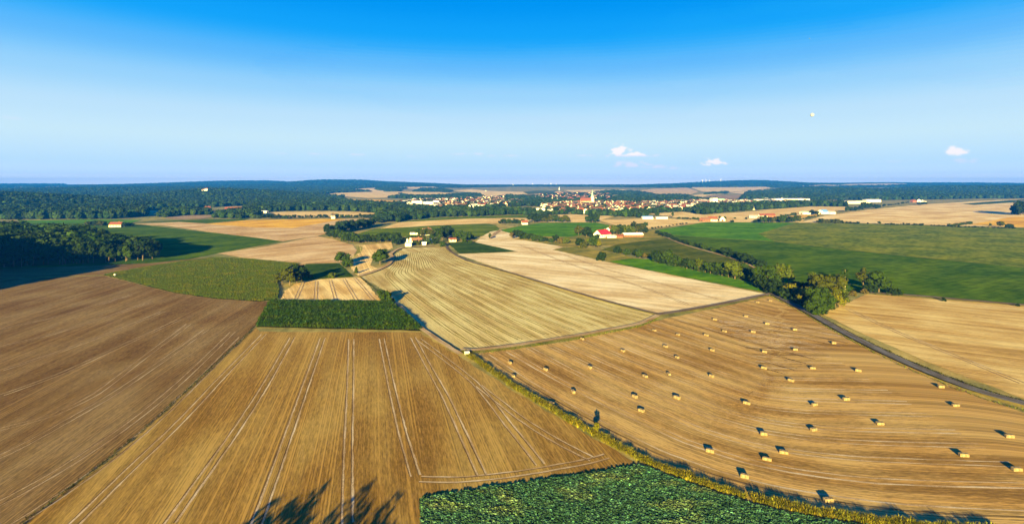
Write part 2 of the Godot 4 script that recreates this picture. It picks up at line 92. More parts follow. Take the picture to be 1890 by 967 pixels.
const WHEEL_TRACKS := [{field = 1, pair = 1.9, width = 0.42, lines = [[Vector2(-103.6,-213.4),Vector2(-95.3,-171.6),Vector2(-87.9,-136.2),Vector2(-84,-112.5),Vector2(-81,-94.7),Vector2(-79.4,-84.8)],[Vector2(-89.7,-208.9),Vector2(-77.1,-160),Vector2(-70.3,-130.3),Vector2(-66.3,-109.8),Vector2(-63.4,-94.7)],[Vector2(-77.1,-208.2),Vector2(-65.6,-164.5),Vector2(-57.7,-134.7),Vector2(-51.7,-111.9),Vector2(-47.3,-94.7),Vector2(-44.7,-83.6)],[Vector2(-65,-206.7),Vector2(-49.3,-155.9),Vector2(-39.5,-123.5),Vector2(-30.5,-94.7)],[Vector2(-52.9,-207.4),Vector2(-37.8,-160),Vector2(-28,-130.3),Vector2(-20.8,-110.2)],[Vector2(-40.5,-208.9),Vector2(-29,-176.7),Vector2(-19.7,-151.1),Vector2(-12,-127.5),Vector2(-6.4,-110.2)],[Vector2(-37.8,-206.7),Vector2(-24.3,-183.8),Vector2(-12.4,-162.7),Vector2(-6.3,-148.1),Vector2(-1.7,-135.6),Vector2(3,-123.5),Vector2(6.4,-114.5)],[Vector2(-10.4,-159.2),Vector2(-3.6,-147.4),Vector2(3.3,-135.6),Vector2(11.2,-124.8),Vector2(18.4,-116.7)],[Vector2(-19.6,-109),Vector2(-10.7,-108.8),Vector2(0.9,-110.9),Vector2(10.1,-113.6),Vector2(17.7,-116.1),Vector2(21.9,-118.1)]]},
	{field = 0, pair = 1.9, width = 0.4, lines = [[Vector2(-144.9,-229),Vector2(-132.8,-183.8),Vector2(-124.5,-153),Vector2(-125.3,-138.5),Vector2(-131.1,-131.1),Vector2(-140.9,-116.3)],[Vector2(-131.8,-220.5),Vector2(-123.5,-178.2),Vector2(-119,-151.1),Vector2(-117.8,-131.7),Vector2(-118.1,-118.1),Vector2(-123.9,-102.3)],[Vector2(-118.4,-216.5),Vector2(-105.9,-165.4),Vector2(-100.6,-137.2),Vector2(-99.3,-115.2),Vector2(-100.9,-100.9),Vector2(-105.8,-87.3)],[Vector2(-153.8,-236.2),Vector2(-151.2,-197.1),Vector2(-149.4,-169.1),Vector2(-151.9,-151.9)],[Vector2(-171.5,-251.2),Vector2(-169.4,-214.9),Vector2(-169.5,-189.6),Vector2(-172.1,-172.1)],[Vector2(-191.6,-268.2),Vector2(-191.2,-236.2),Vector2(-192.4,-212.6),Vector2(-197.1,-197.1)],[Vector2(-214.6,-287.6),Vector2(-214.8,-246),Vector2(-220.5,-220.5)],[Vector2(-110.9,-209.6),Vector2(-100.6,-165.4),Vector2(-94.4,-136.2),Vector2(-91.5,-114.5),Vector2(-91.3,-99.7),Vector2(-92.3,-88.6)]]},
	{field = 4, pair = 1.8, width = 0.5, lines = [[Vector2(45.3,-451),Vector2(69.3,-374.4),Vector2(89.2,-330.8),Vector2(112.8,-276.9)],[Vector2(8.3,-522.2),Vector2(47.7,-391.7),Vector2(77.9,-313.3),Vector2(91.4,-265.8)]]},
	{field = 5, pair = 1.9, width = 0.45, lines = [[Vector2(168.4,-256.6),Vector2(163.2,-215.7),Vector2(161.9,-183.2),Vector2(160.9,-160.9)]]},
	{field = 8, pair = 1.6, width = 0.5, lines = [[Vector2(-131.8,-323.6),Vector2(-115.1,-271.8)],[Vector2(-125.3,-328.9),Vector2(-103.7,-270.6)],[Vector2(-117.9,-332.6),Vector2(-92.1,-269.4)],[Vector2(-110.3,-336.4),Vector2(-80.3,-268.2)],[Vector2(-104.4,-340.2),Vector2(-70.9,-268.2)]]}]
const BALES := [Vector2(-0.8,-178.8),Vector2(0.4,-166.3),Vector2(11.3,-172.1),Vector2(11.2,-145.6),Vector2(18.4,-153.8),Vector2(28.3,-206),Vector2(26.5,-174.1),Vector2(41.5,-191.4),Vector2(36.1,-150.3),Vector2(35.7,-141.1),Vector2(43.3,-166.3),Vector2(60.7,-218.1),Vector2(59,-196.5),Vector2(51.6,-168.2),Vector2(59.5,-184.3),Vector2(48.3,-149.6),Vector2(68.8,-211.9),Vector2(80.2,-211.1),Vector2(46.4,-119.8),Vector2(64.9,-166.3),Vector2(75.2,-192),Vector2(93.4,-235.3),Vector2(90,-216.5),Vector2(49.8,-109.4),Vector2(110.4,-241),Vector2(67,-145.9),Vector2(101.8,-215.7),Vector2(129.4,-269.4),Vector2(63,-128),Vector2(85.6,-173.6),Vector2(94,-190.2),Vector2(58,-116.3),Vector2(113.9,-228.1),Vector2(138.1,-273.1),Vector2(63.4,-119.3),Vector2(88.8,-162.7),Vector2(121.1,-218.9),Vector2(106.8,-192.7),Vector2(102.1,-173.6),Vector2(76.9,-130.3),Vector2(85.8,-144.9),Vector2(62.6,-101.1),Vector2(126.2,-200.5),Vector2(97.1,-148.5),Vector2(115.9,-171.1),Vector2(96.1,-133.5),Vector2(132.2,-157.5),Vector2(125.4,-144.5),Vector2(104.2,-117.9),Vector2(123.3,-126.7),Vector2(110.7,-112.1)]
const HEDGE := [Vector2(-16.5,-187.8),Vector2(-8.3,-173.6),Vector2(0.8,-157.9),Vector2(8.5,-145.9),Vector2(15.1,-135.9),Vector2(21,-127.8),Vector2(26.2,-120.8),Vector2(31,-114.9),Vector2(40.2,-106.9),Vector2(48.8,-101.4),Vector2(57.4,-97.8),Vector2(66,-95.3),Vector2(74.7,-93.5),Vector2(88.3,-92.2),Vector2(111.3,-91)]
const TREES := [{group = "trees by the small green meadow", kind = "meadow", look = "round", place = "by the small meadow", list = [[-143.2,-318.4,8.1,"round","olive"],[-137,-315,11,"round","olive"],[-135.5,-321.8,12.3,"round","dark"],[-136.2,-330.8,10.5,"round","dark"]]},
	{group = "lone trees between the ripe fields", kind = "lone", look = "lone", place = "between the ripe fields", list = [[-133.9,-340.2,2.5,"bush","light"],[-119.9,-340.2,3.7,"bush","light"],[-131.5,-396.9,9.7,"round","mid"],[-124.4,-386.6,6.1,"bush","mid"],[-108.6,-356.5,4.8,"cone","mid"],[-101.8,-394.3,12,"round","mid"],[-114.4,-458,4.5,"bush","mid"]]},
	{group = "bushes beside the striped wheat", kind = "field", look = "round", place = "beside the striped wheat", list = [[-70,-276.9,5.3,"bush","mid"],[-65.4,-268.2,6,"bush","mid"]]},
	{group = "hedge trees above the bright green strip", kind = "hedge", look = "leafy", place = "in the hedge row", list = [[95.2,-461.5,6.2,"bush","dark"],[101.2,-451,5.5,"bush","mid"],[105.6,-437.8,6.9,"loose","dark"],[107.7,-431.4,7.3,"round","mid"],[109.5,-422.2,5.7,"loose","brown"],[113.4,-405.8,6.2,"round","mid"],[114.4,-405,9.9,"round","dark"],[114.7,-402.1,5.2,"round","dark"],[116.9,-400.7,4.2,"bush","dark"],[118,-399.6,8.3,"round","mid"],[118.7,-397.1,5,"bush","dark"],[120.4,-394,4.5,"round","mid"],[120.2,-391.7,11.9,"round","mid"],[121.6,-388.9,5.8,"bush","mid"],[123.3,-388.7,4.2,"round","mid"],[122.7,-384.1,9.3,"loose","mid"],[124.2,-385.5,6,"bush","mid"],[125.7,-381.9,5.6,"round","dark"],[126,-381.6,7.4,"round","mid"],[127.3,-379.7,4.5,"round","mid"],[128,-374.4,8.7,"loose","dark"],[128.9,-376.2,3.9,"round","mid"],[129.6,-372.5,5.3,"round","dark"],[130.7,-369.8,7.6,"round","mid"],[132.1,-370,4,"round","dark"],[132.4,-364.8,6,"round","mid"],[132.9,-363,10.2,"tall","light"],[134.6,-366.9,4,"bush","dark"],[135.3,-360.8,4,"bush","mid"],[135.5,-358.6,8.3,"loose","dark"],[137,-358.6,4.4,"round","dark"],[138.4,-358.2,3.6,"round","mid"],[137.6,-354.4,8.6,"round","mid"],[138.6,-353,5.8,"round","dark"],[139.7,-350.2,9.4,"tall","mid"],[140.7,-350.7,3.7,"bush","dark"],[141.1,-348.3,4.4,"round","dark"],[142.1,-346.1,10.1,"round","mid"],[142.9,-346.4,5,"round","dark"],[144,-343,5.4,"round","mid"],[144,-340.2,8.7,"loose","dark"],[146,-343.9,4.8,"bush","dark"],[145.9,-338,5.4,"round","mid"],[145.8,-334.5,12.6,"round","light"],[148.2,-337.1,3.9,"bush","mid"]]},
	{group = "trees of the copse at the road fork", kind = "copse", look = "tall", place = "in the copse", list = [[155.3,-345.9,9,"round","mid"],[154.6,-342.2,6.5,"round","dark"],[151.4,-334.9,5.6,"round","dark"],[153.9,-337.2,7.5,"round","dark"],[151.5,-327.9,7.8,"loose","dark"],[156.3,-336.4,7.1,"round","dark"],[149.7,-320.3,6,"loose","dark"],[148,-313.5,5.8,"loose","mid"],[154.6,-325.3,7.6,"loose","dark"],[147.5,-309.7,5.7,"loose","mid"],[149.3,-310.6,5.3,"round","dark"],[151.2,-311.8,5,"loose","mid"],[153.7,-315,8.3,"round","dark"],[146.1,-297.1,7.3,"loose","dark"],[149.3,-301.6,7,"loose","mid"],[151.8,-305.3,13.6,"round","mid"],[149.2,-298.2,7.3,"round","dark"],[150.9,-297.7,12.6,"loose","mid"],[150.4,-292.8,8.2,"bush","dark"],[148.5,-287.6,8.5,"round","dark"],[151.8,-292.4,7.2,"bush","dark"],[160.6,-308.5,15,"tall","light"],[150.6,-286.3,7.4,"round","dark"],[148.2,-279.5,7.1,"loose","dark"],[147.1,-277,5,"round","mid"],[163.9,-308.5,15.3,"tall","light"],[152.3,-284,4.7,"round","dark"],[167.7,-310.1,13.8,"tall","light"],[149.5,-275.5,6,"bush","mid"],[151.3,-278.2,8.8,"loose","yellow"],[152.1,-277.6,4.6,"bush","mid"],[147.7,-266.8,4.4,"round","dark"],[151,-271.8,7.2,"bush","dark"],[150.6,-269.2,5.9,"bush","dark"],[161.3,-287.6,7.9,"round","dark"],[151,-267.9,4.6,"round","dark"],[151,-265.8,9,"round","dark"],[149.8,-263.1,5.7,"bush","dark"],[148,-257,4.3,"bush","dark"],[163.5,-283.5,8.4,"round","dark"],[151.4,-261.1,10.5,"round","yellow"],[151.3,-260.7,6,"bush","mid"],[148.6,-254,5.5,"bush","dark"],[169.8,-287.6,13.4,"tall","light"],[153,-259,5,"round","mid"],[157.4,-266.5,7.8,"round","mid"],[145.8,-246,7.3,"bush","mid"],[149.1,-249.6,6.9,"bush","dark"],[150.2,-251.2,12.2,"round","mid"],[158.9,-265.2,9.6,"round","dark"],[169.7,-280.8,12.5,"round","olive"],[160.8,-265.6,6.6,"loose","olive"],[166.6,-273,8,"round","mid"],[150.8,-247,11,"round","mid"],[164.1,-265.8,10.3,"loose","mid"],[161.9,-261.1,16.6,"round","olive"],[169.8,-271.5,6.2,"loose","olive"],[161.7,-255.5,11.4,"loose","yellow"],[170.1,-268.6,6.6,"loose","olive"],[168.1,-263,9,"round","mid"],[167.2,-261.1,10.5,"loose","light"]]},
	{group = "trees beside the copse", kind = "roadside", look = "single", place = "beside the copse", list = [[195,-299.2,13.8,"slim","mid"],[190.8,-286.2,3.1,"bush","brown"],[205.5,-299.2,14.2,"tall","olive"],[200.4,-290.4,3.2,"bush","brown"],[205.8,-293.3,5,"bush","dark"],[211.5,-294.7,12.9,"round","mid"],[214.1,-289,4.2,"bush","dark"],[215.7,-286.2,4.2,"bush","dark"],[230.9,-273.1,2,"bush","dark"],[258.4,-261.1,1.6,"bush","dark"]]},
	{group = "bushes along the olive pasture track", kind = "track", look = "dark", place = "along the pasture track", list = [[180.6,-634.5,4.7,"bush","dark"],[179.4,-615.2,4.9,"bush","dark"],[180.1,-602.8,5.8,"bush","dark"],[180.5,-594.7,5.1,"bush","dark"],[180.4,-582.8,5.4,"bush","dark"],[178.5,-565.4,4,"bush","dark"],[178.3,-556.5,4.3,"bush","dark"],[179.5,-551.4,3.7,"bush","dark"],[177.8,-535.1,4.5,"bush","dark"],[179.3,-531.5,4,"bush","dark"],[179.3,-524.2,5.2,"bush","dark"],[180.2,-517.1,4.8,"bush","mid"],[179.6,-509.2,4.9,"bush","mid"],[181.4,-506.8,4.4,"bush","dark"],[182.1,-499.2,3.8,"bush","dark"],[182.6,-495.7,5,"bush","dark"],[182.8,-487.2,4.8,"bush","mid"],[183.7,-484.6,3.8,"bush","mid"],[183.3,-477.5,2.9,"bush","mid"],[184.2,-472.6,4.2,"bush","dark"],[184.1,-467.7,4.1,"bush","mid"],[185.5,-464.7,3.9,"bush","mid"],[186.6,-461.8,3.1,"bush","dark"],[186.9,-456.1,3.6,"bush","mid"],[186.3,-447.8,4.5,"bush","dark"],[186.5,-442.9,7.6,"bush","dark"],[187,-437.8,4.8,"bush","dark"],[185.7,-430.4,5.9,"bush","dark"],[186.5,-427.8,5.5,"round","dark"],[186.3,-420,6.6,"round","dark"],[184.7,-412.9,4.4,"bush","dark"],[185.4,-407.4,7.6,"bush","dark"],[184.5,-400.5,7.5,"round","dark"],[184.8,-398.4,7.3,"round","dark"],[183.9,-391.1,6.1,"round","dark"],[183.6,-386.1,5.6,"round","dark"],[183.5,-381.1,4.2,"bush","dark"],[184.2,-377.4,6.5,"round","dark"]]},
	{group = "bush in the grass strip", kind = "lone", look = "yellow green", place = "in the golden grass strip", list = [[21.1,-128,3.3,"tall","yellow"]]},
	{group = "lone bush on the dry meadow", kind = "lone", look = "round", place = "on the dry meadow", list = [[72.7,-416.3,7.5,"bush","dark"]]},
	{group = "hedge below the bright green field", kind = "hedge", look = "bushy", place = "below the bright green field", list = [[-0.6,-572.5,8.8,"tall","brown"],[3.7,-583.7,9.9,"round","dark"],[8,-578,9.8,"round","dark"],[12.2,-578,8,"bush","dark"],[16.4,-572.5,7,"bush","mid"],[20.4,-567,7.8,"round","dark"],[24.4,-561.7,6.9,"bush","mid"],[27.7,-556.4,6.8,"round","mid"],[31.5,-551.2,5.9,"bush","mid"],[35.6,-551.2,5.1,"bush","dark"],[41.2,-541.2,5,"bush","mid"],[46.8,-546.2,8.4,"round","dark"],[51.1,-536.4,5.8,"bush","brown"],[56.2,-531.6,6.5,"bush","light"]]},
	{group = "trees of the red roofed farm", kind = "farm", look = "farm", place = "beside the red roofed farm", list = [[80.7,-620.2,11.9,"round","olive"],[67.3,-504.5,9,"round","dark"],[86,-620.2,9.4,"round","brown"],[70.4,-500.3,6.2,"bush","olive"],[86.9,-595.4,12.3,"round","dark"],[77.5,-508.8,8.4,"round","light"],[92.6,-595.4,4.9,"bush","dark"],[81.2,-504.5,11.1,"round","mid"],[97.6,-583.7,4.8,"bush","dark"],[84.7,-500.3,8.3,"loose","yellow"],[120.5,-617.2,7.2,"tall","mid"],[135.8,-694.8,5.9,"round","olive"],[124.5,-624.2,11.8,"round","light"],[141.2,-692.4,5.7,"round","mid"],[128.2,-624.7,9,"loose","olive"],[131.8,-627,9.2,"round","dark"],[147.5,-696.9,7.3,"bush","dark"],[134.3,-627.7,11.4,"tall","mid"],[138.4,-632.5,11,"loose","light"],[154.6,-705.8,6,"round","mid"],[140.8,-634.1,8,"round","light"],[160.1,-701.9,5.8,"bush","dark"],[144.4,-632.7,7.8,"round","mid"],[148,-638,10.5,"round","light"],[149.9,-633,8.2,"loose","light"],[167.5,-705.3,7.2,"round","olive"],[164.8,-692.3,12.4,"tall","dark"],[152.5,-635.1,7.2,"tall","dark"],[156.3,-635.8,11.2,"tall","olive"],[175.6,-711.8,7,"round","dark"],[160.2,-642.1,8.3,"tall","mid"],[182.6,-718.4,7.3,"bush","olive"],[163.3,-640.1,11.6,"tall","olive"],[165.7,-641,8.4,"round","dark"],[186.7,-718.1,8.7,"round","mid"],[170,-647.9,8.5,"tall","light"]]},
	{group = "trees of the white farm", kind = "farm", look = "farm", place = "around the white farm", list = [[-120,-546,6.9,"round","dark"],[-118.5,-548.8,5.6,"loose","olive"],[-115.3,-551.9,4.6,"round","dark"],[-113.3,-552.4,5.4,"round","mid"],[-110.1,-551.1,7.1,"round","mid"],[-107.2,-552.9,7,"round","mid"],[-100,-522.2,4.8,"bush","mid"],[-105.1,-557,6.3,"loose","mid"],[-102.6,-555.4,6.7,"round","olive"],[-96.2,-522.2,4.1,"bush","olive"],[-113,-617.1,8.8,"round","mid"],[-100.7,-557,6.1,"loose","olive"],[-93.7,-526.9,4.9,"round","mid"],[-108,-610.6,8.5,"round","mid"],[-98,-561.1,6.1,"round","olive"],[-105.2,-607.9,8.9,"round","olive"],[-101.4,-604.8,10,"loose","mid"],[-87.8,-531.6,6.3,"bush","mid"],[-97.5,-600.1,9.4,"loose","olive"],[-88.8,-567,6.8,"round","mid"],[-92.3,-593.6,8.9,"loose","olive"],[-79.9,-531.6,5.6,"bush","dark"],[-76.1,-536.4,14.2,"tall","mid"],[-76,-556.4,16.2,"round","dark"],[-68.9,-508.8,5.4,"bush","mid"],[-75.7,-601.4,13.5,"round","dark"],[-69.9,-589.5,10.9,"loose","dark"],[-61.8,-567,10.5,"round","mid"],[-55.9,-561.7,11.9,"round","mid"],[-50.4,-541.2,4.3,"bush","mid"],[-50,-556.4,10.3,"round","mid"],[-46.6,-572.5,6.8,"bush","mid"],[-43.7,-536.4,3.5,"bush","mid"],[-24.8,-572.5,7.6,"tall","mid"]]},
	{group = "trees of the dark wood strip", kind = "wood", look = "dark", place = "in the wood strip", list = [[-227.7,-633.2,13,"round","dark"],[-220.9,-616.9,12.3,"loose","dark"],[-214.5,-599.9,9.6,"loose","dark"],[-223.3,-629.4,10.4,"loose","cool"],[-210.1,-592.7,8.6,"round","dark"],[-206.3,-586.4,10.8,"loose","dark"],[-219.2,-623.7,9.4,"loose","cool"],[-218.7,-627.4,11.4,"round","cool"],[-201.6,-579.2,8.4,"round","dark"],[-201.1,-581.6,10.9,"round","mid"],[-221.1,-641.9,11.3,"loose","cool"],[-199.2,-580.8,7.5,"loose","mid"],[-217.3,-635.6,12.4,"loose","dark"],[-197.3,-580.5,10.1,"round","mid"],[-216.5,-638.9,8.4,"round","dark"],[-190.2,-565.7,11,"loose","dark"],[-217.1,-646.7,13.9,"round","cool"],[-190.6,-570.8,8.6,"loose","dark"],[-221.3,-665.2,14.4,"round","cool"],[-187.3,-565,11.3,"loose","mid"],[-218.4,-660.9,14.2,"loose","cool"],[-183,-556.4,10.4,"round","mid"],[-219.3,-672.7,12.4,"loose","dark"],[-182.7,-562.5,10.3,"round","dark"],[-218.2,-673.6,14.4,"loose","cool"],[-176,-547,6.8,"round","mid"],[-217.1,-678.8,11.9,"round","cool"],[-175.6,-550,10.1,"round","dark"],[-218.3,-687.8,12.4,"loose","dark"],[-172.3,-543.8,9.3,"round","dark"],[-211.1,-672.8,13.8,"loose","dark"],[-172.4,-549.5,11,"round","mid"],[-211,-676.2,15.3,"round","cool"],[-165.8,-533.6,9.5,"tall","mid"],[-210.2,-682.3,12.3,"round","cool"],[-164.4,-535.2,8.3,"round","mid"],[-163,-534.5,7.2,"loose","dark"],[-211.7,-695.2,12.3,"loose","cool"],[-210.7,-698.3,9.5,"loose","cool"],[-161.7,-536.3,8.6,"round","mid"],[-210.1,-702,14.1,"loose","cool"],[-160.3,-535.6,6.3,"loose","mid"],[-160.6,-542.7,8.6,"round","dark"],[-214,-723.4,12.6,"loose","dark"],[-158,-539.4,9.2,"loose","mid"],[-206,-704.8,13.6,"round","dark"],[-208.8,-719.4,13.1,"loose","dark"],[-156.6,-540.9,7.7,"tall","mid"],[-154.8,-539.8,9.4,"loose","dark"],[-209.3,-730.7,11.8,"loose","dark"],[-153.9,-541.1,8,"round","dark"],[-210.8,-742.5,10.9,"round","cool"],[-152,-540.9,9.7,"loose","dark"],[-203.2,-723.5,10.3,"round","cool"],[-152,-546.2,6.8,"loose","mid"],[-203.6,-733,13.6,"loose","dark"],[-149.7,-544.3,7.1,"round","dark"],[-202.3,-736.8,9.6,"round","cool"],[-147.6,-542.1,8.9,"tall","mid"],[-202.4,-747.1,14.1,"loose","cool"],[-145.1,-538.5,5.6,"loose","dark"],[-145.7,-548.4,6.5,"tall","mid"],[-142.3,-542.4,7.6,"loose","mid"],[-141,-542.6,9.7,"loose","dark"],[-139,-540.5,9.7,"loose","mid"],[-139.3,-550.6,9.9,"tall","dark"],[-137.9,-551.1,9.7,"round","dark"],[-134.8,-545.5,7.3,"round","mid"],[-132.8,-542.7,6.5,"tall","mid"],[-133.3,-552.6,9.6,"loose","dark"],[-131.3,-551.4,7.4,"loose","dark"],[-129.8,-549.3,6.6,"tall","dark"],[-126.5,-544.8,8.2,"loose","dark"],[-125.9,-546.5,9.8,"round","mid"],[-119.3,-522,6.1,"round","dark"],[-125,-551.9,10,"round","dark"],[-118.5,-526.9,6,"round","dark"],[-123.4,-551.5,6,"round","mid"],[-117,-525.6,6.1,"round","dark"],[-116.5,-530.1,6.3,"round","dark"],[-115.2,-531.5,4.9,"round","dark"]]},
	{group = "trees of the pasture farmhouse", kind = "farm", look = "small", place = "by the pasture farmhouse", list = [[-629.5,-757.1,6.3,"round","olive"],[-630.2,-761.2,6.6,"bush","dark"],[-629.6,-764.1,5.5,"round","olive"],[-629.2,-768.6,6.8,"round","dark"],[-619.8,-759.5,7.6,"round","dark"],[-620.9,-765.2,7.1,"bush","olive"],[-613.2,-760.1,7.7,"round","olive"],[-606.3,-754.5,7,"round","olive"],[-608.7,-761.4,6.3,"bush","dark"],[-606.3,-773.2,4.9,"bush","dark"],[-556.9,-735,7,"round","dark"],[-558.3,-744.2,6.3,"round","olive"],[-553.6,-744.2,5.5,"bush","dark"]]},
	{group = "trees behind the bright green field", kind = "field", look = "rounded", place = "behind the bright green field", list = [[-19.4,-798.5,4.3,"bush","dark"],[-15.2,-793.1,7.2,"round","dark"],[-11.7,-801.4,7.6,"round","mid"],[-5.9,-802.9,7.2,"bush","mid"],[-1.9,-802.5,4.7,"round","mid"],[3.3,-803,7.5,"bush","dark"],[7.2,-803.9,6.6,"bush","dark"],[12,-798.3,5.7,"bush","mid"],[17.3,-804.9,6.5,"round","mid"],[34.1,-819,15.2,"round","dark"],[36.6,-818.1,10.2,"tall","olive"],[38.6,-819.9,10,"round","dark"],[42.1,-818.8,12.5,"round","dark"],[45.2,-818.1,11.9,"round","dark"],[47.9,-820,11.3,"round","olive"],[50.3,-819.6,15.2,"tall","dark"],[53.3,-819.9,9.6,"round","olive"],[56.8,-819.9,15.4,"tall","dark"],[59.1,-819.1,10.9,"tall","olive"],[63.6,-819.8,12.8,"round","olive"],[66.6,-821.7,12.7,"tall","olive"],[68.5,-818.2,12.5,"round","mid"],[72.9,-818,12.3,"tall","olive"],[76.1,-818.7,11.2,"tall","olive"],[77.8,-817.3,8,"round","mid"],[81,-817.5,9.6,"round","olive"],[85.1,-818.4,12,"round","olive"],[87.2,-816,12.3,"round","olive"],[91.1,-817.6,9.5,"tall","olive"],[122.5,-821.2,10.4,"round","mid"],[129.5,-821.2,14.6,"round","dark"],[135.6,-821.2,12.5,"round","mid"]]},
	{group = "bushes along the ripe field before the town", kind = "field", look = "small", place = "along the ripe field", list = [[193.4,-703.8,2.7,"bush","dark"],[200.1,-713.2,2.2,"bush","dark"],[268,-945,9,"round","mid"],[206.8,-722.2,2.4,"bush","dark"],[212.5,-726.2,2.1,"bush","dark"],[223.6,-740.5,1.7,"bush","dark"],[229.5,-744.4,2.1,"bush","dark"],[292.4,-930.2,10.8,"tall","mid"],[238.9,-757.4,1.8,"bush","dark"],[246.8,-765.3,2.3,"bush","dark"],[290.3,-896.7,3,"bush","dark"],[293.5,-896.4,4.1,"bush","mid"],[255.7,-775.6,2.6,"bush","dark"],[297.9,-892.1,3.6,"bush","dark"],[261.5,-782.5,2.5,"bush","dark"],[300.4,-887.7,4.2,"bush","mid"],[269.4,-789.5,2.5,"bush","dark"],[303.9,-884.7,4,"bush","dark"],[307.9,-882.2,2.8,"bush","dark"],[314.3,-886,4.5,"bush","mid"],[315.1,-880.8,4.2,"bush","mid"],[318.6,-877.2,4.5,"bush","mid"],[323.4,-874.9,3.3,"bush","dark"],[355.8,-875.5,7.4,"tall","dark"],[358.8,-862.8,7.3,"round","mid"],[351.2,-815.5,4.3,"bush","dark"],[393.3,-902,2.9,"bush","mid"],[407.1,-888.6,3.8,"bush","dark"],[388.4,-815.5,5.2,"bush","dark"],[404.6,-838.5,5.3,"bush","dark"]]},
	{group = "trees of the right hand farms", kind = "farm", look = "dense", place = "at the farms on the right", list = [[397.3,-808,10.9,"round","mid"],[408.7,-823.8,11.7,"loose","dark"],[408,-816.9,9.7,"round","olive"],[408.1,-809.7,9.3,"loose","dark"],[414,-815.3,9.4,"round","olive"],[418.2,-817.1,7.6,"round","olive"],[424.4,-823.3,9.7,"round","olive"],[428.6,-823.8,7.6,"round","mid"],[428,-816.5,10.9,"loose","mid"],[426.4,-809.9,8.1,"round","mid"],[502.7,-954.5,4.9,"round","mid"],[505.1,-950.8,4.4,"round","dark"],[435,-817.8,11.7,"round","mid"],[437.9,-816.8,9.7,"round","dark"],[511.4,-953.9,5.6,"round","mid"],[441.7,-820.3,7.7,"round","dark"],[519.5,-962,4.8,"round","dark"],[439.9,-808.7,10.5,"round","dark"],[527.2,-967.3,5.5,"round","mid"],[442.5,-808.5,10.7,"loose","mid"],[542.9,-987.4,6.3,"round","mid"],[449.1,-815.6,9,"loose","mid"],[548,-989.9,6.7,"round","dark"],[452.4,-815.5,11.5,"loose","mid"],[460.3,-824.1,11.8,"round","olive"],[488,-867.7,3.9,"bush","mid"],[494.7,-874.8,2.9,"bush","mid"],[505.5,-886.4,3.2,"bush","mid"],[520.9,-904.9,3.1,"bush","mid"],[536.4,-923.2,4.2,"bush","mid"],[538.3,-922.5,3.5,"bush","mid"],[603.7,-1028,9.8,"round","dark"],[552.7,-940,3,"bush","mid"],[563.5,-951,3,"bush","mid"],[602.9,-1012,8.6,"round","dark"],[581.4,-970.8,3.4,"bush","mid"]]},
	{group = "trees on the rise of the wide ripe field", kind = "field", look = "dark", place = "on the wide ripe field", list = [[738.6,-1124,13.1,"round","mid"],[745.8,-1124,10.7,"round","dark"],[784.8,-1168,9.9,"bush","dark"],[813.6,-1192,11.4,"round","dark"],[840.3,-1216,19.3,"round","dark"],[866.2,-1244,15.8,"round","dark"],[899,-1268,12.1,"round","dark"],[907.1,-1268,10.7,"bush","dark"],[987.2,-1356,8.6,"round","dark"],[1058.2,-1436,4.7,"bush","dark"],[1076.9,-1452,4.3,"bush","dark"],[1096.5,-1468,3.6,"bush","dark"],[1129.2,-1504,3.6,"bush","dark"],[1145.9,-1516,4.7,"bush","dark"],[1189.2,-1560,4,"bush","dark"],[1205.7,-1576,6,"bush","dark"],[1253.1,-1624,3.8,"bush","dark"],[1271.2,-1640,4.4,"bush","dark"],[1168.5,-1468,9,"bush","dark"],[1187.8,-1484,7.3,"bush","dark"],[1208.5,-1500,9.1,"bush","dark"],[1226.5,-1516,7.5,"bush","dark"]]},
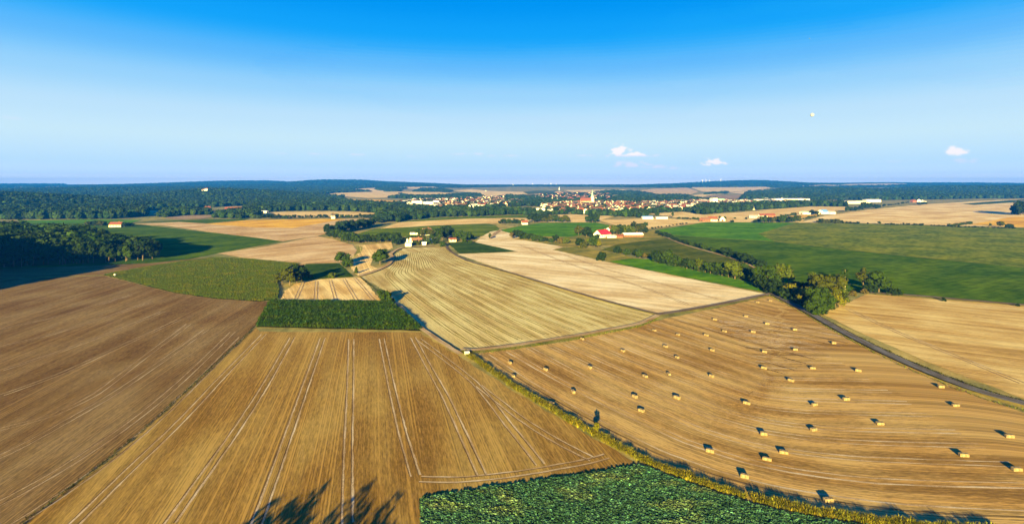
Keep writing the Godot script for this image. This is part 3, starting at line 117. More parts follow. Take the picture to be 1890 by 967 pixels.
	{group = "hedge along the rough green field", kind = "hedge", look = "dark", place = "along the rough green field", list = [[484.8,-811,4.3,"round","olive"],[486.4,-809.7,4.6,"round","olive"],[488.5,-807.9,7.3,"round","dark"],[490.9,-804.2,6.8,"bush","olive"],[496.3,-809,4.3,"bush","olive"],[496.5,-804.2,6.3,"round","olive"],[501.8,-806.8,5.2,"bush","olive"],[503.8,-806,6.5,"round","dark"],[503.8,-801.3,5.1,"round","olive"],[507.7,-801.9,7,"bush","olive"],[507.8,-798.6,7.2,"bush","olive"],[512.6,-800.6,6,"round","dark"],[515.8,-799.3,5.5,"round","dark"],[518.4,-800.4,3.1,"bush","dark"],[521.1,-796.3,3.7,"bush","dark"],[525.2,-796.9,2.5,"bush","dark"],[526.7,-795,3.5,"bush","dark"],[527.7,-790.5,3,"bush","dark"],[530.6,-790.5,2.8,"bush","dark"],[533.6,-789,4.1,"bush","dark"],[549.1,-788.5,2.5,"bush","dark"],[562.9,-783.4,5,"round","mid"],[565.6,-774.1,2.5,"bush","dark"],[569.4,-774.2,2.5,"bush","dark"],[571,-769.7,3.4,"bush","dark"],[575,-769.7,2.8,"bush","dark"],[578.4,-768.3,2.3,"bush","dark"],[580.5,-767.7,2.2,"bush","dark"],[586.5,-770.8,2.1,"bush","dark"],[589.4,-769.1,3.4,"bush","dark"],[592.6,-767.2,3.2,"bush","dark"],[597.1,-768.6,3,"bush","dark"],[598.9,-765,2,"bush","dark"],[600.8,-763.7,3.3,"bush","dark"],[606.1,-765.8,2.6,"bush","dark"],[609.6,-764.2,2.8,"bush","dark"],[611.5,-761.8,3.3,"bush","dark"],[617.2,-752,2.3,"bush","dark"],[618.7,-748.9,2.4,"bush","dark"],[622.3,-748,1.9,"bush","dark"],[623.9,-746.5,2.4,"bush","dark"],[626.5,-743.9,2.1,"bush","dark"],[627,-741.3,2.4,"bush","dark"],[630.7,-741.6,1.6,"bush","dark"],[634.2,-740.9,4.6,"bush","mid"],[637.6,-741.7,3.7,"bush","mid"],[630.7,-732.9,2.6,"bush","dark"],[645.9,-748.2,3.1,"bush","mid"],[636.5,-734.4,1.7,"bush","dark"],[652.2,-751.1,4.4,"bush","olive"],[658.1,-754.8,4.3,"bush","mid"],[637.6,-729.2,2.8,"bush","dark"],[667.5,-761,4.2,"bush","mid"],[641.6,-730.5,1.7,"bush","dark"],[674.6,-766.8,4,"bush","mid"],[681.9,-771.1,4.4,"bush","olive"],[647.3,-729.6,2.3,"bush","dark"],[689.2,-775.4,3.1,"bush","olive"],[695.1,-778.5,4.6,"bush","mid"],[652.6,-729.5,2.1,"bush","dark"],[704.6,-785.4,4.6,"bush","mid"],[655.8,-728.2,1.8,"bush","dark"],[655.3,-723.2,2.8,"bush","dark"],[660.6,-724.3,1.9,"bush","dark"],[662.9,-720.3,2.4,"bush","dark"],[667,-721.8,1.9,"bush","dark"],[669.9,-719.4,1.9,"bush","dark"],[679.2,-726,6.9,"tall","mid"],[677,-720.3,1.7,"bush","dark"],[675.1,-715.3,2.4,"bush","dark"],[679.8,-714.5,2.6,"bush","dark"],[702.3,-735,8.6,"round","olive"],[683.4,-712.7,2.5,"bush","dark"],[687.7,-713.4,2.2,"bush","dark"],[687,-708.8,6,"round","dark"],[693.8,-713.9,2.3,"bush","dark"],[691.5,-708.8,6.8,"round","dark"],[693.3,-708,2,"bush","dark"],[696.4,-708.6,2.6,"bush","dark"]]},
	{group = "trees at the right edge", kind = "edge", look = "tall dark", place = "at the right edge", list = [[997,-1012,10.7,"bush","dark"],[1001.3,-1012,21.4,"round","dark"],[988,-992.2,26.2,"round","dark"],[995.4,-992.2,29.4,"round","dark"],[1004.8,-992.2,31.5,"round","dark"],[1034.5,-1012,32.1,"round","dark"]]},
	{group = "trees of the belt below the valley", kind = "belt", look = "leafy", place = "in the belt below the valley", list = [[-437.6,-895.7,9.3,"loose","dark"],[-437.8,-900.8,6.4,"loose","mid"],[-434.9,-902.5,7.8,"loose","mid"],[-430.9,-899.3,9.1,"loose","dark"],[-430.5,-903.9,8.6,"loose","dark"],[-426.7,-903.1,8.4,"round","dark"],[-425.3,-906.4,9.5,"round","dark"],[-422.9,-907,6.3,"loose","mid"],[-420.8,-909.4,7.5,"loose","mid"],[-418.6,-912,6.4,"round","dark"],[-413,-903.4,9.5,"loose","dark"],[-412,-909.1,6.1,"loose","dark"],[-409.4,-908,6.3,"loose","dark"],[-403,-902.3,6.1,"round","mid"],[-404,-911.5,6.6,"round","mid"],[-397.5,-902.5,5.6,"round","mid"],[-402.4,-920.7,6.1,"tall","dark"],[-397.9,-917.9,5.8,"round","mid"],[-395.2,-919.2,5.3,"tall","mid"],[-389,-911.9,7.1,"round","dark"],[-387.9,-916.9,7.1,"tall","mid"],[-384,-917,6.1,"tall","dark"],[-380.6,-916.7,5.7,"round","dark"],[-379.2,-918.1,5.2,"tall","dark"],[-376.7,-920.3,4.6,"round","dark"],[-372.7,-922.3,6.4,"tall","dark"],[-367,-914.6,6.1,"loose","mid"],[-365.4,-919.9,4.8,"tall","dark"],[-364.4,-924.4,6.2,"loose","dark"],[-359.3,-918.5,5.2,"round","dark"],[-357.3,-925.7,4.6,"tall","dark"],[-353.3,-923.4,4.2,"round","mid"],[-352,-925.6,4.7,"tall","dark"],[-348.6,-926.5,6.8,"round","dark"],[-344.3,-924,4.7,"loose","dark"],[-341.7,-925.2,5.5,"tall","mid"],[-336.9,-921.9,7.1,"round","dark"],[-331.9,-919,6.1,"loose","dark"],[-322.7,-923.4,8.6,"round","mid"],[-317.7,-923.2,8.1,"round","mid"],[-312.3,-918.7,8.1,"tall","mid"],[-305.4,-917.1,7.1,"round","mid"],[-303.4,-919.3,5.5,"tall","dark"],[-299.9,-923.3,6,"round","mid"],[-292.6,-915,6.7,"round","mid"],[-288,-918,6.7,"tall","dark"],[-282.1,-914.2,6.1,"tall","dark"],[-277.5,-913.1,6.5,"round","dark"],[-272,-915.4,9.4,"tall","dark"],[-268,-911.4,7.6,"tall","dark"],[-264.6,-917.3,7.3,"round","dark"],[-259,-917.5,7.3,"round","dark"],[-251.9,-907.2,9.1,"tall","dark"],[-248.5,-908.9,8.1,"round","dark"],[-217.3,-809.5,9,"round","dark"],[-243,-909.6,9.6,"tall","mid"],[-216.1,-819.8,10.1,"round","dark"],[-239.9,-913,7.7,"round","mid"],[-210.2,-807.6,8.2,"round","dark"],[-211.5,-825.9,12.7,"round","cool"],[-212.4,-841.3,10.8,"round","dark"],[-204.5,-826.1,12,"round","cool"],[-202,-829.8,14.1,"round","cool"],[-203.3,-846.5,8.6,"round","cool"],[-200.5,-847.2,12.6,"round","cool"],[-197.7,-853.8,11.3,"round","cool"],[-196.5,-857.8,12.6,"round","cool"],[-192.2,-858.5,13.1,"round","dark"]]}]
const NEAR_WOOD := [Vector2(-514.9,-356.5),Vector2(-420.6,-363),Vector2(-379.2,-379.2),Vector2(-335,-398.2),Vector2(-293,-416.3),Vector2(-309.4,-441),Vector2(-366.7,-465.1),Vector2(-447.4,-500.3),Vector2(-531.6,-531.6),Vector2(-638.8,-551.2),Vector2(-826.9,-572.5)]
const UNSEEN_SHADE_WOOD := [Vector2(-520,-170),Vector2(-330,-210),Vector2(-322,-290),Vector2(-352,-332),Vector2(-430,-360),Vector2(-620,-300)]  # out of view at the left, placed to shade the near wood front
const WOODS := [{name = "woodland", label = "valley woodland left of the town", step = 12.0, high = 13.0, edge = [Vector2(-568.6,-1064),Vector2(-749.9,-1492),Vector2(-930.9,-1900),Vector2(-1162.9,-2648),Vector2(-880.6,-2280),Vector2(-713.8,-2108),Vector2(-534.5,-1656),Vector2(-377.5,-1456),Vector2(-315.9,-1456),Vector2(-233.7,-1104),Vector2(-275.9,-1064),Vector2(-370.5,-1148),Vector2(-475.9,-1168),Vector2(-529.3,-1124)]},
	{name = "woodland", label = "tree belt below the white houses", step = 11.0, high = 13.0, edge = [Vector2(-243.4,-902),Vector2(-280.4,-1104),Vector2(-268.4,-1268),Vector2(-179.2,-1168),Vector2(-53.5,-1124),Vector2(17.8,-1124),Vector2(16.2,-1020),Vector2(-86.4,-960.2),Vector2(-143.9,-937.6),Vector2(-183.7,-826.9),Vector2(-217.4,-838.5)]},
	{name = "woodland", label = "tree belt below the church town", step = 11.0, high = 10.0, edge = [Vector2(10.7,-1012),Vector2(12.4,-1168),Vector2(48.1,-1136),Vector2(70.7,-1028),Vector2(127.5,-1048),Vector2(180.1,-1064),Vector2(219.5,-1012),Vector2(215,-945),Vector2(170.4,-976),Vector2(125.6,-1032),Vector2(57.8,-992.2)]},
	{name = "woodland", label = "trees beside the town meadow", step = 11.0, high = 10.0, edge = [Vector2(208.3,-960.2),Vector2(239.5,-1104),Vector2(303.3,-1124),Vector2(447.8,-1192),Vector2(397.2,-1104),Vector2(368.7,-1124),Vector2(285,-1056),Vector2(241.2,-930.2)]},
	{name = "woodland", label = "dark tree belt right of the town", step = 11.0, high = 14.0, edge = [Vector2(364.4,-1028),Vector2(443.6,-1244),Vector2(497.4,-1324),Vector2(567.4,-1324),Vector2(747.3,-1456),Vector2(971,-1492),Vector2(886.8,-1356),Vector2(815.2,-1388),Vector2(651.6,-1244),Vector2(561.3,-1192),Vector2(383.2,-1020)]},
	{name = "woodland", label = "woods above the white houses", step = 14.0, high = 11.0, edge = [Vector2(-513.1,-2108),Vector2(-528.7,-2324),Vector2(-356.6,-2324),Vector2(-247.5,-2752),Vector2(-168.6,-2656),Vector2(-111.5,-2108),Vector2(-202.3,-2012),Vector2(-393.9,-2012)]},
	{name = "woodland", label = "woods around the town hill", step = 14.0, high = 11.0, edge = [Vector2(-27.8,-1752),Vector2(-25.4,-2400),Vector2(83.3,-2248),Vector2(124.4,-1808),Vector2(213.2,-1752),Vector2(344.4,-1860),Vector2(290.4,-1568),Vector2(157.6,-1568),Vector2(80.8,-1388),Vector2(0,-1388)]},
	{name = "woodland", label = "woods right of the church", step = 14.0, high = 11.0, edge = [Vector2(344.4,-1860),Vector2(538.9,-2484),Vector2(647.6,-2400),Vector2(841.1,-2484),Vector2(722.9,-1980),Vector2(761.9,-1920),Vector2(736.6,-1808),Vector2(584,-1752),Vector2(396.1,-1528),Vector2(307,-1568)]},
	{name = "woodland", label = "hedges on the far slopes", step = 18.0, high = 11.0, edge = [Vector2(1033.8,-2752),Vector2(1295.2,-3060),Vector2(1150.3,-2752),Vector2(964.7,-2568)]},
	{name = "woodland", label = "wooded knoll above the town", step = 18.0, high = 11.0, edge = [Vector2(468.6,-2952),Vector2(658.6,-3364),Vector2(765.3,-2952),Vector2(676.3,-2324),Vector2(571.4,-2400),Vector2(520,-2656)]},
	{name = "woodland", label = "far wood on the left slope", step = 18.0, high = 11.0, edge = [Vector2(-942.7,-3712),Vector2(-840,-3872),Vector2(-689,-3176),Vector2(-775.9,-3120)]},
	{name = "woodland", label = "far wood on the upper slope", step = 18.0, high = 11.0, edge = [Vector2(-621.8,-3176),Vector2(-707.5,-4052),Vector2(-534.3,-3884),Vector2(-384.1,-3300),Vector2(-372.4,-3060),Vector2(-501.9,-3060)]},
	{name = "woodland", label = "far hedge on the slope", step = 18.0, high = 9.0, edge = [Vector2(-611.6,-2752),Vector2(-477.7,-2440),Vector2(-345.8,-2108),Vector2(-356.9,-2044),Vector2(-479.6,-2324)]},
	{name = "woodland", label = "dark wood at the edge of the valley", step = 12.0, high = 12.0, edge = [Vector2(-655,-945),Vector2(-739.9,-1084),Vector2(-760.1,-1168),Vector2(-689.9,-1124),Vector2(-592.9,-1028),Vector2(-595,-1004),Vector2(-643.6,-989),Vector2(-630,-930.2)]},
	{name = "woodland", label = "trees behind the red long building", step = 12.0, high = 11.0, edge = [Vector2(-537.9,-915.9),Vector2(-592.9,-1028),Vector2(-612.6,-1124),Vector2(-586.5,-1192),Vector2(-450.7,-915.9),Vector2(-482,-902)]}]
const WHEAT_LEFT := [Vector2(-103.6,-451),Vector2(-92.8,-396.9),Vector2(-90.7,-374.4),Vector2(-87.9,-346.1),Vector2(-63.9,-287.6),Vector2(-44.3,-246),Vector2(-29.9,-217.3),Vector2(-17.1,-194.6)]
const WHEAT_RIGHT := [Vector2(-64.6,-496.1),Vector2(-54.8,-458),Vector2(-35.8,-407.8),Vector2(1.8,-346.1),Vector2(27.5,-305.3),Vector2(45,-274.4),Vector2(58.1,-255.5),Vector2(67.6,-243)]
const TOWN := [{look = "white", count = 260, edge = [Vector2(-368,-1656),Vector2(-364.1,-1860),Vector2(-285.4,-1860),Vector2(-233.7,-1920),Vector2(-162.2,-2044),Vector2(-100.4,-2108),Vector2(-12.7,-2400),Vector2(35.7,-2248),Vector2(22.5,-1420),Vector2(-21,-1324),Vector2(-87.2,-1268),Vector2(-116.6,-1296),Vector2(-145.1,-1192),Vector2(-194.6,-1268),Vector2(-230.4,-1244)]},
	{look = "red", count = 260, edge = [Vector2(82.6,-1420),Vector2(157.6,-1568),Vector2(271.6,-1656),Vector2(349.7,-1612),Vector2(396.1,-1528),Vector2(349.7,-1296),Vector2(279.5,-1124),Vector2(200.7,-1084),Vector2(152,-1064),Vector2(113,-1124),Vector2(77.3,-1124)]},
	{look = "red", count = 170, edge = [Vector2(34.5,-2176),Vector2(149.5,-2568),Vector2(286.3,-2848),Vector2(437,-2848),Vector2(502.7,-2568),Vector2(401.5,-2108),Vector2(265.7,-1860),Vector2(176.1,-1752),Vector2(115.2,-1980),Vector2(62.9,-1980)]},
	{look = "white", count = 240, edge = [Vector2(323.6,-1568),Vector2(423.1,-1568),Vector2(568,-1704),Vector2(713.8,-1752),Vector2(744.8,-1656),Vector2(638.6,-1420),Vector2(497.4,-1324),Vector2(431.1,-1216),Vector2(397.3,-1192),Vector2(309.8,-1148)]},
	{look = "white", count = 60, edge = [Vector2(787.9,-1752),Vector2(1005.7,-1920),Vector2(1072.7,-1860),Vector2(904.3,-1568),Vector2(781.5,-1492),Vector2(653.7,-1420)]}]
const SPOT := {church = Vector2(235.2,-1492), block = Vector2(58.1,-1076), castle = Vector2(-1130.4,-1884), red_hall = Vector2(-632.2,-1160), left_farm = Vector2(-568.6,-735), barn = Vector2(105.2,-595.4), shed = Vector2(141.9,-601.4), cattle = Vector2(123.5,-589.5), house = Vector2(121.9,-640.2), wf_main = Vector2(-103.7,-620.2), wf_tower = Vector2(-103.3,-511), wf_barn = Vector2(-101,-536.4), wf_hut = Vector2(-89.5,-522.2), wf_blue = Vector2(-77,-601.4), wf_shed = Vector2(-120,-626.7), wf_low = Vector2(-87.1,-541.2), wf_pink = Vector2(-64.2,-551.2), mid1 = Vector2(236.8,-895.3), mid2 = Vector2(263.5,-902), mid3 = Vector2(316.8,-838.5), mid4 = Vector2(331.5,-844.5), mid5 = Vector2(350.1,-850.5), mid6 = Vector2(455.8,-930.2), mid7 = Vector2(477,-945), mid8 = Vector2(434.7,-923), mid9 = Vector2(573.9,-1216), blue1 = Vector2(596.4,-1036), blue2 = Vector2(637.7,-1048), blue3 = Vector2(654.3,-1048), hut = Vector2(-16.5,-187.8), post = Vector2(-267.3,-344.1), halla = Vector2(826.7,-1680), hallb = Vector2(919.6,-1704), hallc = Vector2(988.2,-1752), halld = Vector2(954,-1528), halle = Vector2(1020.4,-1568), hallf = Vector2(1199.1,-1704), hallg = Vector2(1070.2,-1568), far1 = Vector2(1316,-1676), far2 = Vector2(1352.8,-1700), far3 = Vector2(1333.6,-1656), wf_far = Vector2(19.1,-783.4), whitehut = Vector2(-318.4,-908.9), towna = Vector2(-257,-1388), townb = Vector2(-222.4,-1356), townc = Vector2(-215.7,-1456), townd = Vector2(574.7,-1456), towne = Vector2(674.7,-1656), left2 = Vector2(-627.6,-1228), left3 = Vector2(-540.7,-1028), left4 = Vector2(-529.5,-1076), smallred = Vector2(-695.9,-1168)}
const TURBINES := [Vector3(261,56.1,-6500),Vector3(433,49,-6600),Vector3(495,56.1,-6500),Vector3(573,49,-6600),Vector3(2421,100.8,-6500),Vector3(2469,107.7,-6500),Vector3(2549,97.9,-6600),Vector3(2655,114.6,-6500)]
const MASTS := [Vector3(11,54.7,-5200),Vector3(333,36.3,-3600),Vector3(-169,17.6,-3300)]
const BEET := [Vector2(-18.3,-102.3),Vector2(-5,-105.6),Vector2(6.3,-108.4),Vector2(18.2,-111.1),Vector2(28.6,-114.1),Vector2(30.4,-112.8),Vector2(39.5,-105.2),Vector2(48,-99.7),Vector2(56.5,-96.2),Vector2(65,-93.8),Vector2(86.6,-90.5),Vector2(66.1,-69.1),Vector2(-12.1,-69.1)]

# ------------------------------------------------------------------ names and descriptions
func numbered(called: String) -> String:
	var n: int = taken.get(called, 0)
	taken[called] = n + 1
	return called if n == 0 else "%s_%03d" % [called, n]

func tag(o: Node, label: String, category := "", group := "", kind := "") -> void:
	if label: o.set_meta("label", label)
	if category: o.set_meta("category", category)
	if group: o.set_meta("group", group)
	if kind: o.set_meta("kind", kind)

func top(o: Node3D, called: String) -> Node3D:
	o.name = numbered(called)
	add_child(o, true)
	return o

func part(parent: Node3D, called: String, mesh: Mesh, m: Material) -> MeshInstance3D:
	var o := MeshInstance3D.new()
	o.name = called
	o.mesh = mesh
	if m: o.set_surface_override_material(0, m)
	parent.add_child(o, true)
	return o

func ordinal(n: int) -> String:
	var low := ["", "first", "second", "third", "fourth", "fifth", "sixth", "seventh", "eighth", "ninth", "tenth", "eleventh", "twelfth", "thirteenth", "fourteenth", "fifteenth", "sixteenth", "seventeenth", "eighteenth", "nineteenth"]
	var tens := ["", "", "twent", "thirt", "fort", "fift", "sixt", "sevent", "eight", "ninet"]
	if n < 20: return low[n]
	if n < 100: return tens[n / 10] + ("ieth" if n % 10 == 0 else "y-" + low[n % 10])
	return "hundred and " + ordinal(n - 100) if n > 100 else "hundredth"

# ------------------------------------------------------------------ terrain
func crest_height(crest: Array, x: float) -> float:
	if x <= crest[0].x: return crest[0].y if crest[0].y > 1.0 else 0.0
	for i in range(1, crest.size()):
		if x <= crest[i].x:
			return lerpf(crest[i - 1].y, crest[i].y, (x - crest[i - 1].x) / (crest[i].x - crest[i - 1].x))
	return crest[-1].y

func ground(x: float, z: float) -> float:
	if z > -700.0: return 0.0
	var h := 31.0 * smoothstep(1800.0, 5600.0, -z) - 30.0 * smoothstep(6600.0, 9500.0, -z)
	for r in RIDGES:
		var d: float = (z - r.z0) / (r.front if z > r.z0 else r.back)
		if absf(d) < 2.6:
			var w := maxf(0.0, (exp(-d * d) - 0.00116) / (1.0 - 0.00116))
			h += maxf(0.0, crest_height(r.crest, x) - h) * w
	return h

func lift(z: float) -> float:
	return 1.2 * smoothstep(900.0, 3000.0, -z)

func on_ground(p: Vector2, up := 0.0) -> Vector3:
	return Vector3(p.x, ground(p.x, p.y) + up, p.y)

# ------------------------------------------------------------------ textures and materials
func seamless(w: int, h: int, freq: float, octaves: int, seed_: int) -> PackedByteArray:
	var n := FastNoiseLite.new()
	n.seed = seed_
	n.noise_type = FastNoiseLite.TYPE_SIMPLEX
	n.frequency = freq
	n.fractal_octaves = octaves
	var im := n.get_seamless_image(w, h, false, false, 0.2, true)
	im.convert(Image.FORMAT_L8)
	if w != 1024 or h != 1024: im.resize(1024, 1024, Image.INTERPOLATE_CUBIC)
	return im.get_data()

# straw, stubble and soil: u runs across the rows (128 m), v along them (512 m)
func stubble_image(seed_: int, swath: float, rough: float) -> ImageTexture:
	var fine := seamless(1024, 512, 0.14, 3, seed_)
	var hair := seamless(1024, 512, 0.30, 1, seed_ + 1)
	var mid := seamless(256, 64, 0.05, 3, seed_ + 2)
	var patch := seamless(128, 256, 0.03, 4, seed_ + 3)
	var wander := seamless(64, 128, 0.05, 2, seed_ + 4)
	var g := RandomNumberGenerator.new()
	g.seed = seed_
	var drill := PackedFloat32Array()
	for x in 1024: drill.append(g.randfn() * 0.07)
	for n in 90:
		var x := g.randi() % 1020
		var b := g.randf_range(0.12, 0.42)
		for d in 3: drill[x + d] += b
		drill[x + 3] -= b * 0.8
	var out := PackedByteArray()
	out.resize(1024 * 1024 * 3)
	var k := 0
	for y in 1024:
		for x in 1024:
			var i := y * 1024 + x
			var f := fine[i] / 255.0 - 0.5
			var a := hair[i] / 255.0 - 0.5
			var m := mid[i] / 255.0 - 0.5
			var p := patch[i] / 255.0 - 0.5
			var u := fposmod((x / 1024.0) * 20.0 + (wander[i] / 255.0 - 0.5) * 0.5, 1.0)
			var band := 0.5 + 0.5 * sin(u * TAU)
			var line := maxf(0.0, 1.0 - absf(u - 0.25) * 14.0) + 0.6 * maxf(0.0, 1.0 - absf(u - 0.55) * 18.0)
			var t := 0.56 + drill[x] * (1.0 + m * 1.6) + rough * (f * 0.44 + a * 0.40 + m * 0.34 + (g.randf() - 0.5) * 0.34) + p * 0.5 + swath * ((band - 0.5) * 0.24 + line * (0.22 + f * 0.6 + m * 0.5))
			t = clampf(t, 0.0, 1.0)
			var w := clampf(0.5 + p * 1.4 + m * 0.9, 0.0, 1.0)
			out[k] = int(255.0 * (0.60 + 0.40 * t))
			out[k + 1] = int(255.0 * (0.56 + 0.06 * w + 0.38 * t))
			out[k + 2] = int(255.0 * (0.50 + 0.14 * w + 0.36 * t))
			k += 3
	return ImageTexture.create_from_image(Image.create_from_data(1024, 1024, false, Image.FORMAT_RGB8, out))

# growing crops and grass: mottled leaves, mown or drilled stripes, larger patches
func crop_image(seed_: int, stripes: float, rough: float) -> ImageTexture:
	var fine := seamless(1024, 1024, 0.22, 2, seed_)
	var mid := seamless(256, 256, 0.07, 3, seed_ + 1)
	var patch := seamless(128, 128, 0.025, 4, seed_ + 2)
	var streak := seamless(512, 32, 0.09, 2, seed_ + 3)
	var out := PackedByteArray()
	out.resize(1024 * 1024 * 3)
	var k := 0
	for i in 1024 * 1024:
		var f := fine[i] / 255.0 - 0.5
		var m := mid[i] / 255.0 - 0.5
		var p := patch[i] / 255.0 - 0.5
		var s := streak[i] / 255.0 - 0.5
		var t := clampf(0.58 + rough * (f * 0.6 + m * 0.5) + p * 0.4 + s * stripes, 0.0, 1.0)
		var w := clampf(0.5 + p * 1.2 + m * 0.7, 0.0, 1.0)
		out[k] = int(255.0 * (0.46 + 0.20 * w + 0.32 * t))
		out[k + 1] = int(255.0 * (0.52 + 0.06 * w + 0.40 * t))
		out[k + 2] = int(255.0 * (0.48 + 0.40 * t))
		k += 3
	return ImageTexture.create_from_image(Image.create_from_data(1024, 1024, false, Image.FORMAT_RGB8, out))

func plain(r: float, g: float, b: float, rough := 0.9) -> StandardMaterial3D:
	var m := StandardMaterial3D.new()
	m.albedo_color = Color(r, g, b).linear_to_srgb()
	m.roughness = rough
	m.metallic_specular = 0.2 if rough < 0.84 else 0.0
	return m

func textured(c: Color, t: Texture2D, u: float, v: float, relief := 0.0) -> StandardMaterial3D:
	var m := plain(c.r, c.g, c.b, 0.95)
	m.albedo_texture = t
	m.uv1_scale = Vector3(1.0 / u, 1.0 / v, 1)
	if relief > 0.0:
		m.heightmap_enabled = true
		m.heightmap_texture = t
		m.heightmap_scale = relief
	return m

func make_materials() -> void:
	tex.weak = stubble_image(11, 0.35, 1.0)
	tex.strong = stubble_image(31, 1.15, 1.0)
	tex.fine = stubble_image(51, 0.5, 0.7)
	tex.crop = crop_image(71, 0.35, 0.8)
	tex.rough = crop_image(91, 0.15, 1.3)
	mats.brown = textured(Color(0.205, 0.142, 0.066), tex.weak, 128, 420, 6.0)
	mats.gold = textured(Color(0.315, 0.213, 0.063), tex.weak, 128, 512, 6.0)
	mats.bale = textured(Color(0.41, 0.285, 0.112), tex.strong, 140, 512, 6.0)
	mats.road = textured(Color(0.56, 0.43, 0.19), tex.fine, 128, 400, 4.0)
	mats.wheat = textured(Color(0.56, 0.5, 0.25), tex.fine, 90, 512, 4.0)
	mats.pale = textured(Color(0.72, 0.63, 0.43), tex.fine, 200, 600, 2.0)
	mats.ripe = textured(Color(0.72, 0.56, 0.27), tex.fine, 160, 500, 2.0)
	mats.ripe2 = textured(Color(0.73, 0.58, 0.31), tex.fine, 300, 700, 0.0)
	mats.pink = textured(Color(0.58, 0.44, 0.26), tex.weak, 250, 600, 2.0)
	mats.orange = textured(Color(0.72, 0.45, 0.07), tex.fine, 200, 600, 0.0)
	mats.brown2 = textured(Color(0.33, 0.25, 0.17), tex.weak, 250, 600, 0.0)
	mats.green1 = textured(Color(0.11, 0.25, 0.004), tex.crop, 160, 260, 0.0)
	mats.green2 = textured(Color(0.088, 0.152, 0.004), tex.crop, 160, 260, 0.0)
	mats.green3 = textured(Color(0.055, 0.1, 0.012), tex.crop, 90, 120, 0.0)
	mats.green4 = textured(Color(0.15, 0.2, 0.008), tex.crop, 160, 260, 0.0)
	mats.olive = textured(Color(0.12, 0.135, 0.018), tex.crop, 120, 200, 0.0)
	mats.dry = textured(Color(0.32, 0.26, 0.07), tex.crop, 120, 200, 0.0)
	mats.rough = textured(Color(0.19, 0.215, 0.028), tex.rough, 130, 190, 12.0)
	mats.soil = textured(Color(0.03, 0.03, 0.014), tex.crop, 100, 100, 0.0)  # very dark, deepening the gaps between the crop plants
	mats.land = textured(Color(0.36, 0.3, 0.14), tex.crop, 300, 300, 0.0)
	mats.asphalt = textured(Color(0.14, 0.14, 0.16), tex.crop, 20, 60, 0.0)
	mats.asphalt.albedo_texture = tex.weak
	mats.gravel = textured(Color(0.18, 0.15, 0.13), tex.weak, 40, 120, 0.0)
	mats.gravel2 = textured(Color(0.42, 0.32, 0.2), tex.weak, 40, 120, 0.0)
	mats.wheel = textured(Color(0.5, 0.41, 0.29), tex.weak, 60, 120, 0.0)
	mats.wheel_brown = textured(Color(0.37, 0.29, 0.2), tex.weak, 60, 120, 0.0)
	mats.rut = textured(Color(0.15, 0.105, 0.055), tex.weak, 60, 120, 0.0)
	mats.wheat_gap = textured(Color(0.25, 0.22, 0.06), tex.weak, 60, 120, 0.0)
	mats.straw = textured(Color(0.27, 0.225, 0.15), tex.strong, 3.0, 9.0, 3.0)
	mats.trunk = plain(0.10, 0.075, 0.05)
	mats.pale_trunk = plain(0.42, 0.36, 0.27)
	mats.leaf_dark = leafy(0.01, 0.02, 0.005)
	mats.leaf_mid = leafy(0.018, 0.034, 0.004)
	mats.leaf_olive = leafy(0.03, 0.036, 0.004)
	mats.leaf_light = leafy(0.04, 0.056, 0.006)
	mats.leaf_yellow = leafy(0.088, 0.088, 0.006)
	mats.leaf_brown = leafy(0.06, 0.05, 0.016)
	mats.leaf_cool = leafy(0.012, 0.026, 0.012)
	mats.leaf_wood = leafy(0.013, 0.027, 0.005)
	mats.grass_golden = leafy(0.105, 0.1, 0.01)
	mats.grass_dark = leafy(0.03, 0.034, 0.01)
	mats.grass_verge = leafy(0.09, 0.105, 0.014)
	mats.maize = leafy(0.021, 0.046, 0.004)
	mats.maize_edge = leafy(0.058, 0.085, 0.008)
	mats.beet = leafy(0.028, 0.072, 0.04)
	mats.wall_white = plain(0.7, 0.68, 0.64)
	mats.wall_cream = plain(0.74, 0.62, 0.44)
	mats.wall_brick = plain(0.22, 0.09, 0.06)
	mats.wall_grey = plain(0.45, 0.44, 0.43)
	mats.roof_red = plain(0.135, 0.048, 0.036)
	mats.roof_magenta = plain(0.24, 0.016, 0.042)
	mats.roof_brown = plain(0.14, 0.075, 0.055)
	mats.roof_dark = plain(0.07, 0.065, 0.075)
	mats.roof_grey = plain(0.30, 0.30, 0.33)
	mats.roof_white = plain(0.74, 0.74, 0.76)
	mats.roof_blue = plain(0.10, 0.22, 0.55)
	mats.roof_green = plain(0.22, 0.42, 0.34)
	mats.glass = plain(0.03, 0.035, 0.045, 0.15)
	mats.door = plain(0.09, 0.06, 0.045)
	mats.steel = plain(0.72, 0.72, 0.73, 0.5)

func leafy(r: float, g: float, b: float) -> StandardMaterial3D:
	var m := plain(r, g, b, 0.85)
	m.vertex_color_use_as_albedo = true
	return m

# ------------------------------------------------------------------ mesh helpers
func quad(st: SurfaceTool, a: Vector3, b: Vector3, c: Vector3, d: Vector3) -> void:
	st.add_vertex(a); st.add_vertex(b); st.add_vertex(c)
	st.add_vertex(a); st.add_vertex(c); st.add_vertex(d)

func new_st() -> SurfaceTool:
	var st := SurfaceTool.new()
	st.begin(Mesh.PRIMITIVE_TRIANGLES)
	st.set_smooth_group(-1)
	return st

func box(st: SurfaceTool, lo: Vector3, hi: Vector3) -> void:
	var p := []
	for i in 8: p.append(Vector3(hi.x if i & 1 else lo.x, hi.y if i & 2 else lo.y, hi.z if i & 4 else lo.z))
	for f in [[0, 1, 3, 2], [5, 4, 6, 7], [4, 0, 2, 6], [1, 5, 7, 3], [2, 3, 7, 6], [4, 5, 1, 0]]:
		quad(st, p[f[3]], p[f[2]], p[f[1]], p[f[0]])

func done(st: SurfaceTool) -> ArrayMesh:
	st.generate_normals()
	return st.commit()

